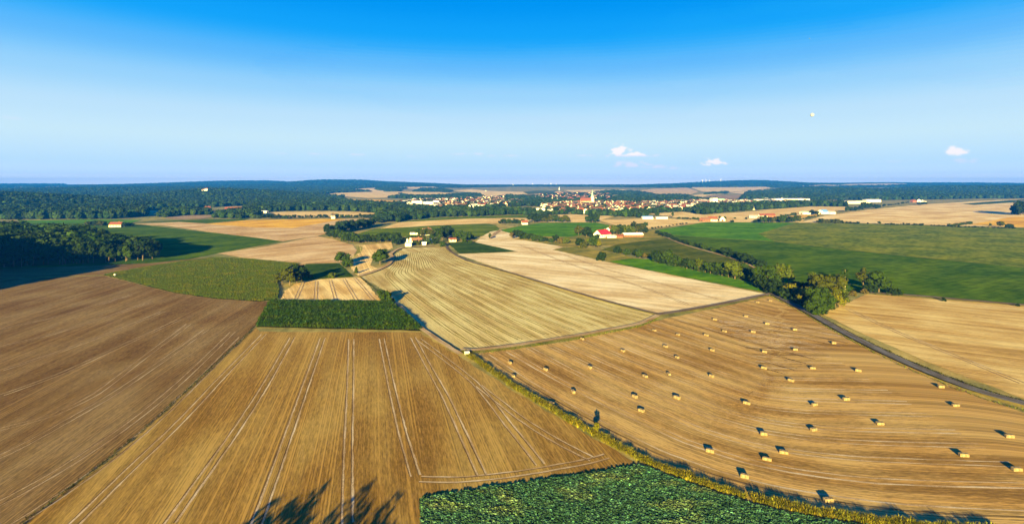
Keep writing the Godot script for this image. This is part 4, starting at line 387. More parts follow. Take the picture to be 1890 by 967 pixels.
func tube(st: SurfaceTool, a: Vector3, b: Vector3, ra: float, rb: float, n := 7) -> void:
	var d := (b - a).normalized()
	var s := d.cross(Vector3.FORWARD if absf(d.z) < 0.9 else Vector3.RIGHT).normalized()
	var t := d.cross(s)
	for i in n:
		var p := s * cos(TAU * i / n) + t * sin(TAU * i / n)
		var q := s * cos(TAU * (i + 1) / n) + t * sin(TAU * (i + 1) / n)
		quad(st, a + q * ra, a + p * ra, b + p * rb, b + q * rb)

func lump(st: SurfaceTool, c: Vector3, r: Vector3, seed_: int, rows := 5, cols := 8) -> void:
	var g := RandomNumberGenerator.new()
	g.seed = seed_
	var p := []
	for i in rows + 1:
		var line := []
		for j in cols:
			var th := PI * i / rows
			var ph := TAU * (j + 0.5 * (i % 2)) / cols
			var k := g.randf_range(0.82, 1.12)
			line.append(c + Vector3(sin(th) * cos(ph) * r.x, cos(th) * r.y, sin(th) * sin(ph) * r.z) * k)
		p.append(line)
	for i in rows:
		for j in cols:
			var j2: int = (j + 1) % cols
			quad(st, p[i][j], p[i][j2], p[i + 1][j2], p[i + 1][j])

# crown of unit height: lumps that block the light and leaf sprays spread through and round them
func crown_mesh(seed_: int, lobes: Array, sprays: int, leaf: float, solid := 0.8) -> ArrayMesh:
	var g := RandomNumberGenerator.new()
	g.seed = seed_
	var st := new_st()
	for l in lobes:
		st.set_color(Color(1, 1, 1))
		if solid > 0.0: lump(st, l[0], l[1] * solid, g.randi())
	for i in sprays:
		var l = lobes[g.randi() % lobes.size()]
		var d := Vector3(g.randfn(), g.randfn() + 0.15, g.randfn()).normalized()
		var at: Vector3 = l[0] + d * l[1] * g.randf_range(0.72, 1.14)
		var n := (d + Vector3(g.randfn(), g.randfn(), g.randfn()) * 0.55).normalized()
		var s := n.cross(Vector3(g.randfn(), g.randfn(), g.randfn())).normalized()
		var t := n.cross(s)
		var w := leaf * g.randf_range(0.6, 1.4)
		var b := g.randf_range(0.65, 1.4)
		st.set_color(Color(b * g.randf_range(0.85, 1.2), b, b * g.randf_range(0.7, 1.2)))
		quad(st, at + s * w, at + t * w * 0.7, at - s * w * 0.9, at - t * w * 0.8)
	return done(st)

func lobes_round(seed_: int, width: float, low: float, n: int) -> Array:
	var g := RandomNumberGenerator.new()
	g.seed = seed_
	var mid := (1.0 + low) / 2.0
	var out := [[Vector3(0, mid, 0), Vector3(width * 0.33, (1.0 - low) * 0.36, width * 0.33)]]
	for i in n:
		var a := TAU * (i * 0.381 + g.randf() * 0.12)
		var y := low + (1.0 - low) * g.randf_range(0.22, 0.82)
		var reach := width * 0.34 * sqrt(maxf(0.1, 1.0 - pow((y - mid) / (1.0 - low) * 1.5, 2.0)))
		var r := width * g.randf_range(0.15, 0.23)
		out.append([Vector3(cos(a) * reach, y, sin(a) * reach), Vector3(r, r * g.randf_range(0.75, 1.1), r)])
	out.append([Vector3(g.randf_range(-0.05, 0.05), 0.86, 0), Vector3(width * 0.2, 0.13, width * 0.2)])
	return out

func trunk_mesh(seed_: int, high: float, r: float, limbs: int) -> ArrayMesh:
	var g := RandomNumberGenerator.new()
	g.seed = seed_
	var st := new_st()
	var lean := Vector3(g.randf_range(-0.03, 0.03), high, g.randf_range(-0.03, 0.03))
	tube(st, Vector3(0, -0.02, 0), lean * 0.5, r, r * 0.75)
	tube(st, lean * 0.5, lean, r * 0.75, r * 0.35)
	for i in limbs:
		var a := TAU * (i / float(limbs) + g.randf() * 0.1)
		var at := lean * g.randf_range(0.45, 0.75)
		tube(st, at, at + Vector3(cos(a) * 0.22, g.randf_range(0.12, 0.26), sin(a) * 0.22), r * 0.45, r * 0.15, 5)
	return done(st)

func make_crowns() -> void:
	for k in 3:
		crowns["round%d" % k] = [crown_mesh(100 + k, lobes_round(200 + k, 0.95 + 0.1 * k, 0.10, 8), 520, 0.050), trunk_mesh(k, 0.62, 0.030, 4)]
		crowns["loose%d" % k] = [crown_mesh(120 + k, lobes_round(220 + k, 0.85, 0.20, 6), 520, 0.046, 0.55), trunk_mesh(10 + k, 0.75, 0.028, 6)]
		crowns["tall%d" % k] = [crown_mesh(140 + k, lobes_round(240 + k, 0.52, 0.16, 9), 520, 0.036, 0.62), trunk_mesh(20 + k, 0.85, 0.020, 4)]
		crowns["bush%d" % k] = [crown_mesh(160 + k, lobes_round(260 + k, 1.35, -0.12, 8), 520, 0.070), trunk_mesh(30 + k, 0.5, 0.035, 4)]
		crowns["cone%d" % k] = [crown_mesh(180 + k, [[Vector3(0, 0.25, 0), Vector3(0.33, 0.22, 0.33)], [Vector3(0, 0.52, 0), Vector3(0.24, 0.24, 0.24)], [Vector3(0, 0.8, 0), Vector3(0.13, 0.2, 0.13)]], 320, 0.045), trunk_mesh(40 + k, 0.7, 0.03, 0)]
		crowns["slim%d" % k] = [crown_mesh(190 + k, [[Vector3(0.07, 0.62, 0), Vector3(0.10, 0.34, 0.12)], [Vector3(0.09, 0.35, 0.02), Vector3(0.08, 0.2, 0.1)], [Vector3(-0.06, 0.7, 0.03), Vector3(0.08, 0.22, 0.1)]], 420, 0.032, 0.0), trunk_mesh(50 + k, 0.92, 0.013, 0)]
		crowns["airy%d" % k] = [crown_mesh(320 + k, lobes_round(340 + k, 0.6, 0.18, 8), 620, 0.030, 0.0), trunk_mesh(60 + k, 0.85, 0.018, 6)]
		crowns["far%d" % k] = [crown_mesh(300 + k, [[Vector3(0, 0.5, 0), Vector3(0.42, 0.48, 0.42)], [Vector3(0.14, 0.72, 0.1), Vector3(0.26, 0.24, 0.26)]], 46, 0.12, 0.88), null]

# ------------------------------------------------------------------ ground sheets
func land_sheet() -> void:
	var st := SurfaceTool.new()
	st.begin(Mesh.PRIMITIVE_TRIANGLES)
	var rows := [600.0, 200.0]
	var z := 0.0
	while z > -7700.0:
		rows.append(z)
		z -= 60.0 if z > -700.0 else 35.0 if z > -3600.0 else 80.0
	var cols := 240
	for r in rows:
		var wide: float = maxf(900.0, 1.3 * -r)
		for c in cols + 1:
			var x: float = (c / float(cols) * 2.0 - 1.0) * wide
			st.set_uv(Vector2(x, r))
			st.add_vertex(Vector3(x, ground(x, r), r))
	for i in rows.size() - 1:
		for c in cols:
			var a := i * (cols + 1) + c
			for k in [a, a + cols + 1, a + 1, a + 1, a + cols + 1, a + cols + 2]: st.add_index(k)
	st.generate_normals()
	var o := MeshInstance3D.new()
	o.mesh = st.commit()
	o.set_surface_override_material(0, mats.land)
	tag(top(o, "ground"), "rolling farmland ground reaching the hills", "", "", "structure")

func run_of(line: Array) -> Array:
	var out := [0.0]
	for i in range(1, line.size()): out.append(out[-1] + line[i].distance_to(line[i - 1]))
	return out

# (distance from the hedge, distance along it) of a point of the baled field
func along_hedge(p: Vector2) -> Vector2:
	var best := INF
	var found := Vector2.ZERO
	for i in HEDGE.size() - 1:
		var a: Vector2 = HEDGE[i]
		var d: Vector2 = HEDGE[i + 1] - a
		var t := clampf((p - a).dot(d) / d.length_squared(), 0.0, 1.0)
		if i == 0: t = minf(1.0, (p - a).dot(d) / d.length_squared())
		var q := a + d * t
		var far := p.distance_to(q)
		if far < best:
			best = far
			found = Vector2(far, hedge_run[i] + t * d.length())
	return found

# field borders are never ruler straight
func ragged(line: Array) -> PackedVector2Array:
	var n := FastNoiseLite.new()
	n.frequency = 0.11
	n.fractal_octaves = 3
	var out := PackedVector2Array()
	for i in line.size():
		var a: Vector2 = line[i]
		var b: Vector2 = line[(i + 1) % line.size()]
		var steps := clampi(int(a.distance_to(b) / 3.0), 1, 60)
		for k in steps:
			var p := a.lerp(b, k / float(steps))
			out.append(p + Vector2(n.get_noise_2d(p.x, p.y), n.get_noise_2d(p.x + 500.0, p.y)) * 0.9)
	return out

func field_mesh(f: Dictionary, up: float) -> ArrayMesh:
	var edge := ragged(f.edge)
	var pieces := []
	if f.cell <= 0.0:
		pieces = [edge]
	else:
		var lo: Vector2 = edge[0]
		var hi: Vector2 = edge[0]
		for p in edge:
			lo = lo.min(p)
			hi = hi.max(p)
		var x := lo.x
		while x < hi.x:
			var z := lo.y
			while z < hi.y:
				var cell := PackedVector2Array([Vector2(x, z), Vector2(x + f.cell, z), Vector2(x + f.cell, z + f.cell), Vector2(x, z + f.cell)])
				for q in Geometry2D.intersect_polygons(edge, cell): pieces.append(q)
				z += f.cell
			x += f.cell
	var st := SurfaceTool.new()
	st.begin(Mesh.PRIMITIVE_TRIANGLES)
	var turn := 0.0 if f.rows is String else deg_to_rad(f.rows)
	var across := Vector2(cos(turn), sin(turn))
	var along := Vector2(-sin(turn), cos(turn))
	for q in pieces:
		var tri := Geometry2D.triangulate_polygon(q)
		for i in range(0, tri.size(), 3):
			var a: Vector2 = q[tri[i]]
			var b: Vector2 = q[tri[i + 1]]
			var c: Vector2 = q[tri[i + 2]]
			if (b - a).cross(c - a) < 0.0:
				var swap := b
				b = c
				c = swap
			for p in [a, b, c]:
				var uv: Vector2 = along_hedge(p) if f.rows is String else Vector2(p.dot(across), p.dot(along))
				st.set_uv(uv)
				st.add_vertex(Vector3(p.x, ground(p.x, p.y) + up + lift(p.y), p.y))
	st.generate_normals()
	return st.commit()

func smooth_line(line: Array, step: float) -> Array:
	var c := Curve2D.new()
	for i in line.size():
		var d := Vector2.ZERO
		if i > 0 and i < line.size() - 1:
			d = (line[i + 1] - line[i - 1]).normalized() * minf(line[i].distance_to(line[i - 1]), line[i].distance_to(line[i + 1])) * 0.33
		c.add_point(line[i], -d, d)
	var out := []
	var n := maxi(2, int(c.get_baked_length() / step))
	for i in n + 1: out.append(c.sample_baked(c.get_baked_length() * i / n, true))
	return out

func at_share(line: Array, share: float) -> Vector2:
	var k := share * (line.size() - 1)
	var i := mini(int(k), line.size() - 2)
	return line[i].lerp(line[i + 1], k - i)

func side_of(line: Array, i: int) -> Vector2:
	var d: Vector2 = (line[mini(i + 1, line.size() - 1)] - line[maxi(i - 1, 0)]).normalized()
	return Vector2(-d.y, d.x)

func strip_mesh(line: Array, width: float, shift: float, up: float, ragged := 0.0) -> ArrayMesh:
	var st := SurfaceTool.new()
	st.begin(Mesh.PRIMITIVE_TRIANGLES)
	var run := 0.0
	var last: Array = []
	for i in line.size():
		if i > 0: run += line[i].distance_to(line[i - 1])
		var s := side_of(line, i)
		var wl := width / 2.0 + rng.randf_range(-ragged, ragged)
		var wr := width / 2.0 + rng.randf_range(-ragged, ragged)
		var a: Vector2 = line[i] + s * (shift - wl)
		var b: Vector2 = line[i] + s * (shift + wr)
		var now := [on_ground(a, up + lift(a.y)), on_ground(b, up + lift(b.y)), run]
		if i > 0:
			for v in [[last[0], 0.0, last[2]], [now[0], 0.0, run], [last[1], width, last[2]], [last[1], width, last[2]], [now[0], 0.0, run], [now[1], width, run]]:
				st.set_uv(Vector2(v[1] + shift * 3.7, v[2]))
				st.add_vertex(v[0])
		last = now
	st.generate_normals()
	return st.commit()

# ------------------------------------------------------------------ scattered plants
func scatter(parent: Node3D, called: String, mesh: Mesh, m: Material, places: Array, colours: Array) -> void:
	if places.is_empty(): return
	var mm := MultiMesh.new()
	mm.transform_format = MultiMesh.TRANSFORM_3D
	mm.use_colors = true
	mm.mesh = mesh
	mm.instance_count = places.size()
	for i in places.size():
		mm.set_instance_transform(i, places[i])
		mm.set_instance_color(i, colours[i])
	var o := MultiMeshInstance3D.new()
	o.name = called
	o.multimesh = mm
	o.material_override = m
	o.set_meta("kind", "stuff")
	parent.add_child(o, true)

func tint(spread: float) -> Color:
	var b := exp(rng.randfn() * spread)
	return Color(b * rng.randf_range(0.85, 1.18), b, b * rng.randf_range(0.8, 1.2))

func upright(p: Vector2, s: float, squash := 1.0, up := 0.0) -> Transform3D:
	return Transform3D(Basis(Vector3.UP, rng.randf() * TAU).scaled(Vector3(s, s * squash, s)), on_ground(p, up))

func inside_any(p: Vector2, polys: Array) -> bool:
	for q in polys:
		if q[0].has_point(p) and Geometry2D.is_point_in_polygon(p, q[1]): return true
	return false

func with_box(edge: Array) -> Array:
	var r := Rect2(edge[0], Vector2.ZERO)
	for p in edge: r = r.expand(p)
	return [r, PackedVector2Array(edge)]

# spread crowns over a polygon; one woodland that reads as a mass
func woodland(called: String, label: String, edge: Array, step: float, high: float, m: Material, keep_out: Array = [], spread := 0.28) -> void:
	var o := Node3D.new()
	tag(top(o, called), label, "woodland", "", "stuff")
	var q := with_box(edge)
	var places := [[], [], []]
	var colours := [[], [], []]
	var z: float = q[0].position.y
	while z < q[0].end.y:
		var x: float = q[0].position.x
		while x < q[0].end.x:
			var p := Vector2(x + rng.randf_range(-0.45, 0.45) * step, z + rng.randf_range(-0.45, 0.45) * step)
			x += step
			if not Geometry2D.is_point_in_polygon(p, q[1]) or inside_any(p, keep_out): continue
			var k := rng.randi() % 3
			var s := high * rng.randf_range(0.65, 1.25)
			places[k].append(Transform3D(Basis(Vector3.UP, rng.randf() * TAU).scaled(Vector3(maxf(s, step * 1.15), s, maxf(s, step * 1.15))), on_ground(p, -0.05 * s)))
			colours[k].append(tint(spread))
		z += step
	for k in 3: scatter(o, "tree_crowns", crowns["far%d" % k][0], m, places[k], colours[k])

func add_tree(called: String, at: Vector2, high: float, type: String, colour: String) -> Node3D:
	var o := Node3D.new()
	top(o, called)
	var proto: Array = crowns["%s%d" % [type, rng.randi() % 3]]
	part(o, "trunk", proto[1], mats.pale_trunk if type == "slim" else mats.trunk)
	part(o, "crown", proto[0], mats["leaf_" + colour])
	var wide := rng.randf_range(0.9, 1.12)
	o.transform = Transform3D(Basis(Vector3.UP, rng.randf() * TAU).scaled(Vector3(high * wide, high, high * wide)), on_ground(at, -0.01 * high))
	return o

func blade_mesh(seed_: int, blades: int, spread: float, wide: float, droop: float, height_low: float) -> ArrayMesh:
	var g := RandomNumberGenerator.new()
	g.seed = seed_
	var st := new_st()
	for i in blades:
		var a := g.randf() * TAU
		var out := Vector3(cos(a), 0, sin(a))
		var s := Vector3(-sin(a), 0, cos(a)) * wide * g.randf_range(0.7, 1.2)
		var foot := out * spread * g.randf() * 0.4 + Vector3(0, g.randf() * height_low, 0)
		var up := g.randf_range(0.6, 1.0)
		var knee := foot + out * spread * 0.55 + Vector3(0, (up - foot.y) * 0.75, 0)
		var tip := foot + out * spread * g.randf_range(0.8, 1.25) + Vector3(0, (up - foot.y) * (1.0 - droop), 0)
		var b := g.randf_range(0.7, 1.3)
		st.set_color(Color(b * g.randf_range(0.85, 1.25), b, b))
		quad(st, foot - s * 0.5, foot + s * 0.5, knee + s, knee - s)
		st.add_vertex(knee - s); st.add_vertex(knee + s); st.add_vertex(tip)
	return done(st)

func crop_rows(called: String, label: String, category: String, edge: Array, turn_deg: float, row: float, step: float, high: float, mesh: Mesh, m: Material, jitter: float, spread := 0.2) -> void:
	var o := Node3D.new()
	tag(top(o, called), label, category, "", "stuff")
	var q := with_box(edge)
	var turn := deg_to_rad(turn_deg)
	var across := Vector2(cos(turn), sin(turn))
	var along := Vector2(-sin(turn), cos(turn))
	var mid: Vector2 = q[0].get_center()
	var far: float = q[0].size.length() / 2.0
	var places := []
	var colours := []
	var patch := FastNoiseLite.new()
	patch.frequency = 0.06
	patch.seed = 7
	var u := -far
	while u < far:
		var v := -far + rng.randf() * step
		while v < far:
			var p := mid + across * (u + rng.randfn() * jitter) + along * (v + rng.randfn() * jitter)
			v += step
			if not Geometry2D.is_point_in_polygon(p, q[1]): continue
			var n := patch.get_noise_2d(p.x, p.y * 2.0)
			places.append(upright(p, high * rng.randf_range(0.75, 1.2) * (1.0 + 0.25 * n)))
			var c := tint(spread)
			var ripe := smoothstep(0.05, 0.5, n) * (1.1 if called == "beet_crop" else 0.5)
			colours.append(Color(c.r * (1.0 + ripe), c.g * (1.0 + 0.25 * ripe), c.b))
		u += row
	scatter(o, "plants", mesh, m, places, colours)

# ------------------------------------------------------------------ buildings
func walls_mesh(w: float, d: float, h: float, rise: float) -> ArrayMesh:
	var st := new_st()
	var x := w / 2.0
	var z := d / 2.0
	quad(st, Vector3(-x, 0, z), Vector3(-x, h, z), Vector3(x, h, z), Vector3(x, 0, z))
	quad(st, Vector3(x, 0, -z), Vector3(x, h, -z), Vector3(-x, h, -z), Vector3(-x, 0, -z))
	for s in [-1.0, 1.0]:
		quad(st, Vector3(s * x, 0, -z), Vector3(s * x, h, -z), Vector3(s * x, h, z), Vector3(s * x, 0, z))
		st.add_vertex(Vector3(s * x, h, -z)); st.add_vertex(Vector3(s * x, h + rise, 0)); st.add_vertex(Vector3(s * x, h, z))
	return done(st)

func roof_mesh(w: float, d: float, h: float, rise: float, over: float) -> ArrayMesh:
	var st := new_st()
	var x := w / 2.0 + over
	var z := d / 2.0 + over
	var drop := rise * over / (d / 2.0)
	var t := 0.22
	for s in [-1.0, 1.0]:
		var e := Vector3(0, h - drop, s * z)
		var r := Vector3(0, h + rise, 0)
		var up := Vector3(0, t, 0)
		var xx := Vector3(x, 0, 0)
		quad(st, e - xx + up, r - xx + up, r + xx + up, e + xx + up)
		quad(st, e - xx, e + xx, r + xx, r - xx)
		quad(st, e - xx, e - xx + up, e + xx + up, e + xx)
		for k in [-1.0, 1.0]: quad(st, e + xx * k, e + xx * k + up, r + xx * k + up, r + xx * k)
	return done(st)

func panel_mesh(w: float, h: float, t := 0.06) -> ArrayMesh:
	var st := new_st()
	box(st, Vector3(-w / 2, 0, -t), Vector3(w / 2, h, t))
	return done(st)

# a gabled building: ridge along its own x axis
func building(called: String, label: String, category: String, at: Vector2, turn: float, size: Vector4, wall: String, roof: String, windows := 0, doors := 0, group := "") -> Node3D:
	var o := Node3D.new()
	tag(top(o, called), label, category, group)
	part(o, "walls", walls_mesh(size.x, size.y, size.z, size.w), mats[wall])
	part(o, "roof", roof_mesh(size.x, size.y, size.z, size.w, 0.45), mats[roof])
	for side in [-1.0, 1.0]:
		for i in windows:
			var wn := part(o, "window", panel_mesh(1.1, 1.3), mats.glass)
			wn.position = Vector3(size.x * ((i + 0.5) / windows - 0.5), size.z * 0.42, side * (size.y / 2.0 + 0.02))
		for i in doors:
			var dr := part(o, "door", panel_mesh(3.0, minf(3.2, size.z * 0.8)), mats.door)
			dr.rotation.y = PI / 2
			dr.position = Vector3(side * (size.x / 2.0 + 0.02), 0.02, size.y * ((i + 0.5) / doors - 0.5))
	if windows > 1 and size.w > 1.5:
		var st := new_st()
		box(st, Vector3(-0.4, 0, -0.4), Vector3(0.4, 1.6, 0.4))
		var ch := part(o, "chimney", done(st), mats.wall_brick)
		ch.position = Vector3(size.x * 0.22, size.z + size.w - 0.5, 0)
	o.position = on_ground(at)
	o.rotation.y = deg_to_rad(turn)
	return o

func rounded_bale(seed_: int, size: Vector3) -> ArrayMesh:
	var st := SurfaceTool.new()
	st.begin(Mesh.PRIMITIVE_TRIANGLES)
	var n := FastNoiseLite.new()
	n.seed = seed_
	n.frequency = 1.1
	var half := size / 2.0
	var r := 0.09
	var steps := 8
	for f in 6:
		var ax := f / 2
		var s := -1.0 if f % 2 == 0 else 1.0
		for i in steps:
			for j in steps:
				var c := []
				for d in [[0, 0], [1, 0], [1, 1], [0, 1]]:
					var p := Vector3.ZERO
					p[ax] = s * half[ax]
					p[(ax + 1) % 3] = lerpf(-1, 1, (i + d[0]) / float(steps)) * half[(ax + 1) % 3]
					p[(ax + 2) % 3] = lerpf(-1, 1, (j + d[1]) / float(steps)) * half[(ax + 2) % 3]
					var inner := p.clamp(-half + Vector3.ONE * r, half - Vector3.ONE * r)
					var q := inner + (p - inner).normalized() * r
					q += (p - inner).normalized() * n.get_noise_3dv(q * 2.0) * 0.06
					c.append([q + Vector3(0, half.y, 0), Vector2(p.x + p.z * 0.3, p.y + p.z)])
				var seq := [0, 1, 2, 0, 2, 3] if s < 0 else [0, 2, 1, 0, 3, 2]
				for k in seq:
					st.set_uv(c[k][1])
					st.add_vertex(c[k][0])
	st.generate_normals()
	return st.commit()

# ------------------------------------------------------------------ sky
func sky_colour(el: float) -> Color:
	# elevation in degrees -> colour of the evening sky
	var stops := [[0.0, Color(1.0, 1.0, 1.0)], [0.35, Color(0.97, 0.985, 1.0)], [0.9, Color(0.80, 0.89, 0.99)], [2.0, Color(0.735, 0.86, 0.94)], [4.5, Color(0.760, 0.873, 0.921)], [7.0, Color(0.706, 0.840, 0.924)], [10.0, Color(0.560, 0.775, 0.924)], [13.0, Color(0.342, 0.677, 0.924)], [16.0, Color(0.069, 0.597, 0.917)], [19.5, Color(0.000, 0.542, 0.891)], [30.0, Color(0.000, 0.440, 0.815)], [90.0, Color(0.000, 0.305, 0.651)]]
	for i in range(1, stops.size()):
		if el <= stops[i][0]:
			return stops[i - 1][1].lerp(stops[i][1], smoothstep(0.0, 1.0, (el - stops[i - 1][0]) / (stops[i][0] - stops[i - 1][0])) * 0.5 + 0.5 * (el - stops[i - 1][0]) / (stops[i][0] - stops[i - 1][0]))
	return stops[-1][1]

func sky_image() -> ImageTexture:
	var w := 4096
	var h := 2048
	var im := Image.create(w, h, false, Image.FORMAT_RGB8)
	for y in h:
		var el := 90.0 - (y + 0.5) / h * 180.0
		im.fill_rect(Rect2i(0, y, w, 1), sky_colour(maxf(0.0, el)))
	# faint veils of high haze
	var veil := FastNoiseLite.new()
	veil.frequency = 0.0022
	veil.fractal_octaves = 4
	veil.seed = 12
	for y in range(0, h / 2, 4):
		for x in range(0, w, 8):
			var v := clampf(veil.get_noise_3d(cos(TAU * x / w) * 360.0, y * 2.6, sin(TAU * x / w) * 360.0) * 1.6, 0.0, 1.0) * 0.11 * smoothstep(0.0, 60.0, h / 2.0 - y)
			if v > 0.004: im.fill_rect(Rect2i(x, y, 8, 4), im.get_pixel(x, y).lerp(Color(0.86, 0.93, 0.97), v))
	# small evening clouds low over the horizon: azimuth, elevation, half width, half height (degrees), strength
	var clouds := [[12.0, 3.55, 0.95, 0.62, 1.0], [11.5, 3.4, 0.7, 0.42, 1.0], [13.2, 3.15, 1.5, 0.26, 0.9], [13.2, 3.0, 3.0, 0.16, 0.55], [12.9, 2.0, 2.0, 0.42, 0.6], [14.6, 1.75, 0.9, 0.22, 0.42], [16.2, 1.8, 1.1, 0.26, 0.42], [17.4, 1.7, 0.6, 0.22, 0.36],
		[21.7, 2.2, 0.95, 0.46, 0.95], [21.0, 1.95, 0.45, 0.2, 0.7], [41.0, 2.65, 0.6, 0.42, 1.0], [41.2, 1.95, 0.5, 0.3, 0.35], [42.1, 1.9, 0.4, 0.28, 0.35], [37.0, 2.0, 3.2, 0.10, 0.25], [8.2, 3.1, 1.5, 0.13, 0.42], [-5.0, 3.3, 1.9, 0.12, 0.42], [-1.5, 3.1, 2.2, 0.10, 0.36], [-17.2, 3.1, 1.0, 0.12, 0.5], [-20.5, 3.1, 1.2, 0.09, 0.4], [-24.5, 3.05, 1.1, 0.07, 0.36], [-11.5, 3.0, 1.6, 0.07, 0.3], [-44.0, 5.2, 1.0, 0.15, 0.2]]
	var g := RandomNumberGenerator.new()
	g.seed = 5
	for i in 22: clouds.append([g.randf_range(55.0, 300.0), g.randf_range(1.6, 3.6), g.randf_range(0.6, 2.2), g.randf_range(0.1, 0.35), g.randf_range(0.3, 0.9)])
	var n := FastNoiseLite.new()
	n.frequency = 0.055
	n.fractal_octaves = 5
	n.seed = 3
	var scale := w / 360.0
	for c in clouds:
		c[2] *= 1.4
		c[3] *= 1.3
		var cx: float = c[0] * scale  # the column at 0 lies towards -z
		var cy: float = h / 2.0 - c[1] * scale
		for y in range(int(cy - c[3] * scale * 2.2) - 2, int(cy + c[3] * scale * 2.2) + 3):
			for x in range(int(cx - c[2] * scale * 1.8), int(cx + c[2] * scale * 1.8) + 1):
				var dx: float = (x - cx) / (c[2] * scale)
				var dy: float = (y - cy) / (c[3] * scale)
				if dy > 0.0: dy *= 1.5
				var d: float = 1.0 - sqrt(dx * dx + dy * dy) + n.get_noise_2d(x * 1.0, y * 2.2) * 0.9
				var a: float = smoothstep(0.12, 0.55 if c[4] > 0.6 else 0.9, d) * minf(1.0, c[4] * 1.25)
				if a <= 0.0: continue
				var xx := posmod(x, w)
				im.set_pixel(xx, y, im.get_pixel(xx, y).lerp(Color(0.965, 0.94, 0.935) if c[4] > 0.6 else Color(0.90, 0.885, 0.95), a))
	return ImageTexture.create_from_image(im)

# ------------------------------------------------------------------ the scene
func _ready() -> void:
	rng.seed = 20240716
	# camera: a level drone camera whose lens is shifted downwards
	var cam := Camera3D.new()
	cam.name = "camera"
	cam.projection = Camera3D.PROJECTION_FRUSTUM
	cam.near = 1.0
	cam.far = 16000.0
	cam.size = 967.0 / 945.0
	cam.frustum_offset = Vector2(0, -145.5 / 945.0)
	cam.position = Vector3(0, 63, 0)
	add_child(cam)
	# sky, air and exposure
	var env := Environment.new()
	env.background_mode = Environment.BG_SKY
	var sky := Sky.new()
	var pan := PanoramaSkyMaterial.new()
	pan.panorama = sky_image()
	sky.sky_material = pan
	env.sky = sky
	env.background_energy_multiplier = 0.205
	env.tonemap_mode = Environment.TONE_MAPPER_LINEAR
	env.tonemap_exposure = 5.8
	env.sdfgi_enabled = true
	env.ssao_enabled = true
	env.ssil_enabled = true
	env.fog_enabled = true
	env.fog_density = 0.00011
	env.fog_light_color = Color(0.09, 0.47, 1.0)
	var we := WorldEnvironment.new()
	we.name = "environment"
	we.environment = env
	add_child(we)
	# low evening sun behind the drone: shadows run away from it, a little to the right
	var sun := DirectionalLight3D.new()
	sun.name = "sun"
	sun.light_energy = 1.6
	sun.light_color = Color(1.0, 0.88, 0.50)
	sun.light_angular_distance = 0.5
	sun.shadow_enabled = true
	var el := deg_to_rad(12.0)
	var az := deg_to_rad(10.0)
	add_child(sun)
	sun.look_at_from_position(Vector3(0, 200, 0), Vector3(0, 200, 0) + Vector3(sin(az) * cos(el), -sin(el), -cos(az) * cos(el)))
	hedge_run = run_of(HEDGE)
	make_materials()
	make_crowns()
	print("materials")
	build_ground()
	print("ground")
	build_woods()
	print("woods")
	build_crops()
	print("crops")
	build_bales()
	build_trees()
	print("trees")
	build_farms()
	build_town()
	build_far_things()
	print("done")

func build_ground() -> void:
	land_sheet()
	var made := []
	for i in FIELDS.size():
		var f: Dictionary = FIELDS[i]
		var o := MeshInstance3D.new()
		o.mesh = field_mesh(f, 0.03 + 0.012 * i)
		o.set_surface_override_material(0, mats[f.style])
		tag(top(o, f.name), f.label, "", "", "structure")
		made.append(o)
	for t in TRACKWAYS:
		var o := MeshInstance3D.new()
		o.mesh = strip_mesh(smooth_line(t.line, 3.0), t.width, 0.0, 0.80 if t.name == "road" else 0.78, 0.18 if t.name != "road" else 0.03)
		o.set_surface_override_material(0, mats[t.style])
		tag(top(o, t.name), t.label, "", "", "structure")
	# wheel tracks pressed through the standing stubble: two pale lines, each with a darker rut beside it
	for t in WHEEL_TRACKS:
		for line in t.lines:
			var run := smooth_line(line, 2.0)
			for s in [-0.5, 0.5]:
				var o := part(made[t.field], "wheel_track", strip_mesh(run, t.width, s * t.pair, 0.045 + 0.012 * t.field, 0.12), mats.wheel_brown if t.field == 0 else mats.wheel)
				o = part(made[t.field], "wheel_rut", strip_mesh(run, t.width * 0.6, s * t.pair + t.width * 0.72, 0.050 + 0.012 * t.field, 0.05), mats.rut)
	# swaths of the baled field run parallel to the grass strip
	var base := smooth_line(HEDGE, 4.0)
	var edge := PackedVector2Array(FIELDS[2].edge)
	var d := 5.0
	while d < 150.0:
		for k in [0.0, 1.9]:
			var piece := []
			for i in base.size() + 1:
				var p := Vector2.INF
				if i < base.size():
					p = base[i] - side_of(base, i) * -(d + k) if side_of(base, i).y < 0.0 else base[i] - side_of(base, i) * (d + k)
					p += Vector2(0, sin(i * 0.21 + d) * 0.25)
				if i < base.size() and Geometry2D.is_point_in_polygon(p, edge):
					piece.append(p)
				else:
					if piece.size() > 4:
						part(made[2], "swath_line", strip_mesh(piece, rng.randf_range(0.3, 0.55), 0.0, 0.075, 0.1), mats.wheel if rng.randf() < 0.75 else mats.rut)
					piece = []
		d += rng.randf_range(6.0, 9.5)
	# drilling rows of the standing wheat, fanning between its two long edges
	var l := smooth_line(WHEAT_LEFT, 4.0)
	var r := smooth_line(WHEAT_RIGHT, 4.0)
	var wheat := PackedVector2Array(FIELDS[3].edge)
	for k in 15:
		var t := (k + 0.6) / 15.0
		for s in [-0.9, 0.9]:
			var piece := []
			for i in 90:
				var p: Vector2 = at_share(l, i / 89.0).lerp(at_share(r, i / 89.0), t) + Vector2(s, 0)
				if Geometry2D.is_point_in_polygon(p, wheat): piece.append(p)
			if piece.size() > 4: part(made[3], "wheel_track", strip_mesh(smooth_line(piece, 3.0), 0.5, 0.0, 0.085, 0.1), mats.wheat_gap)

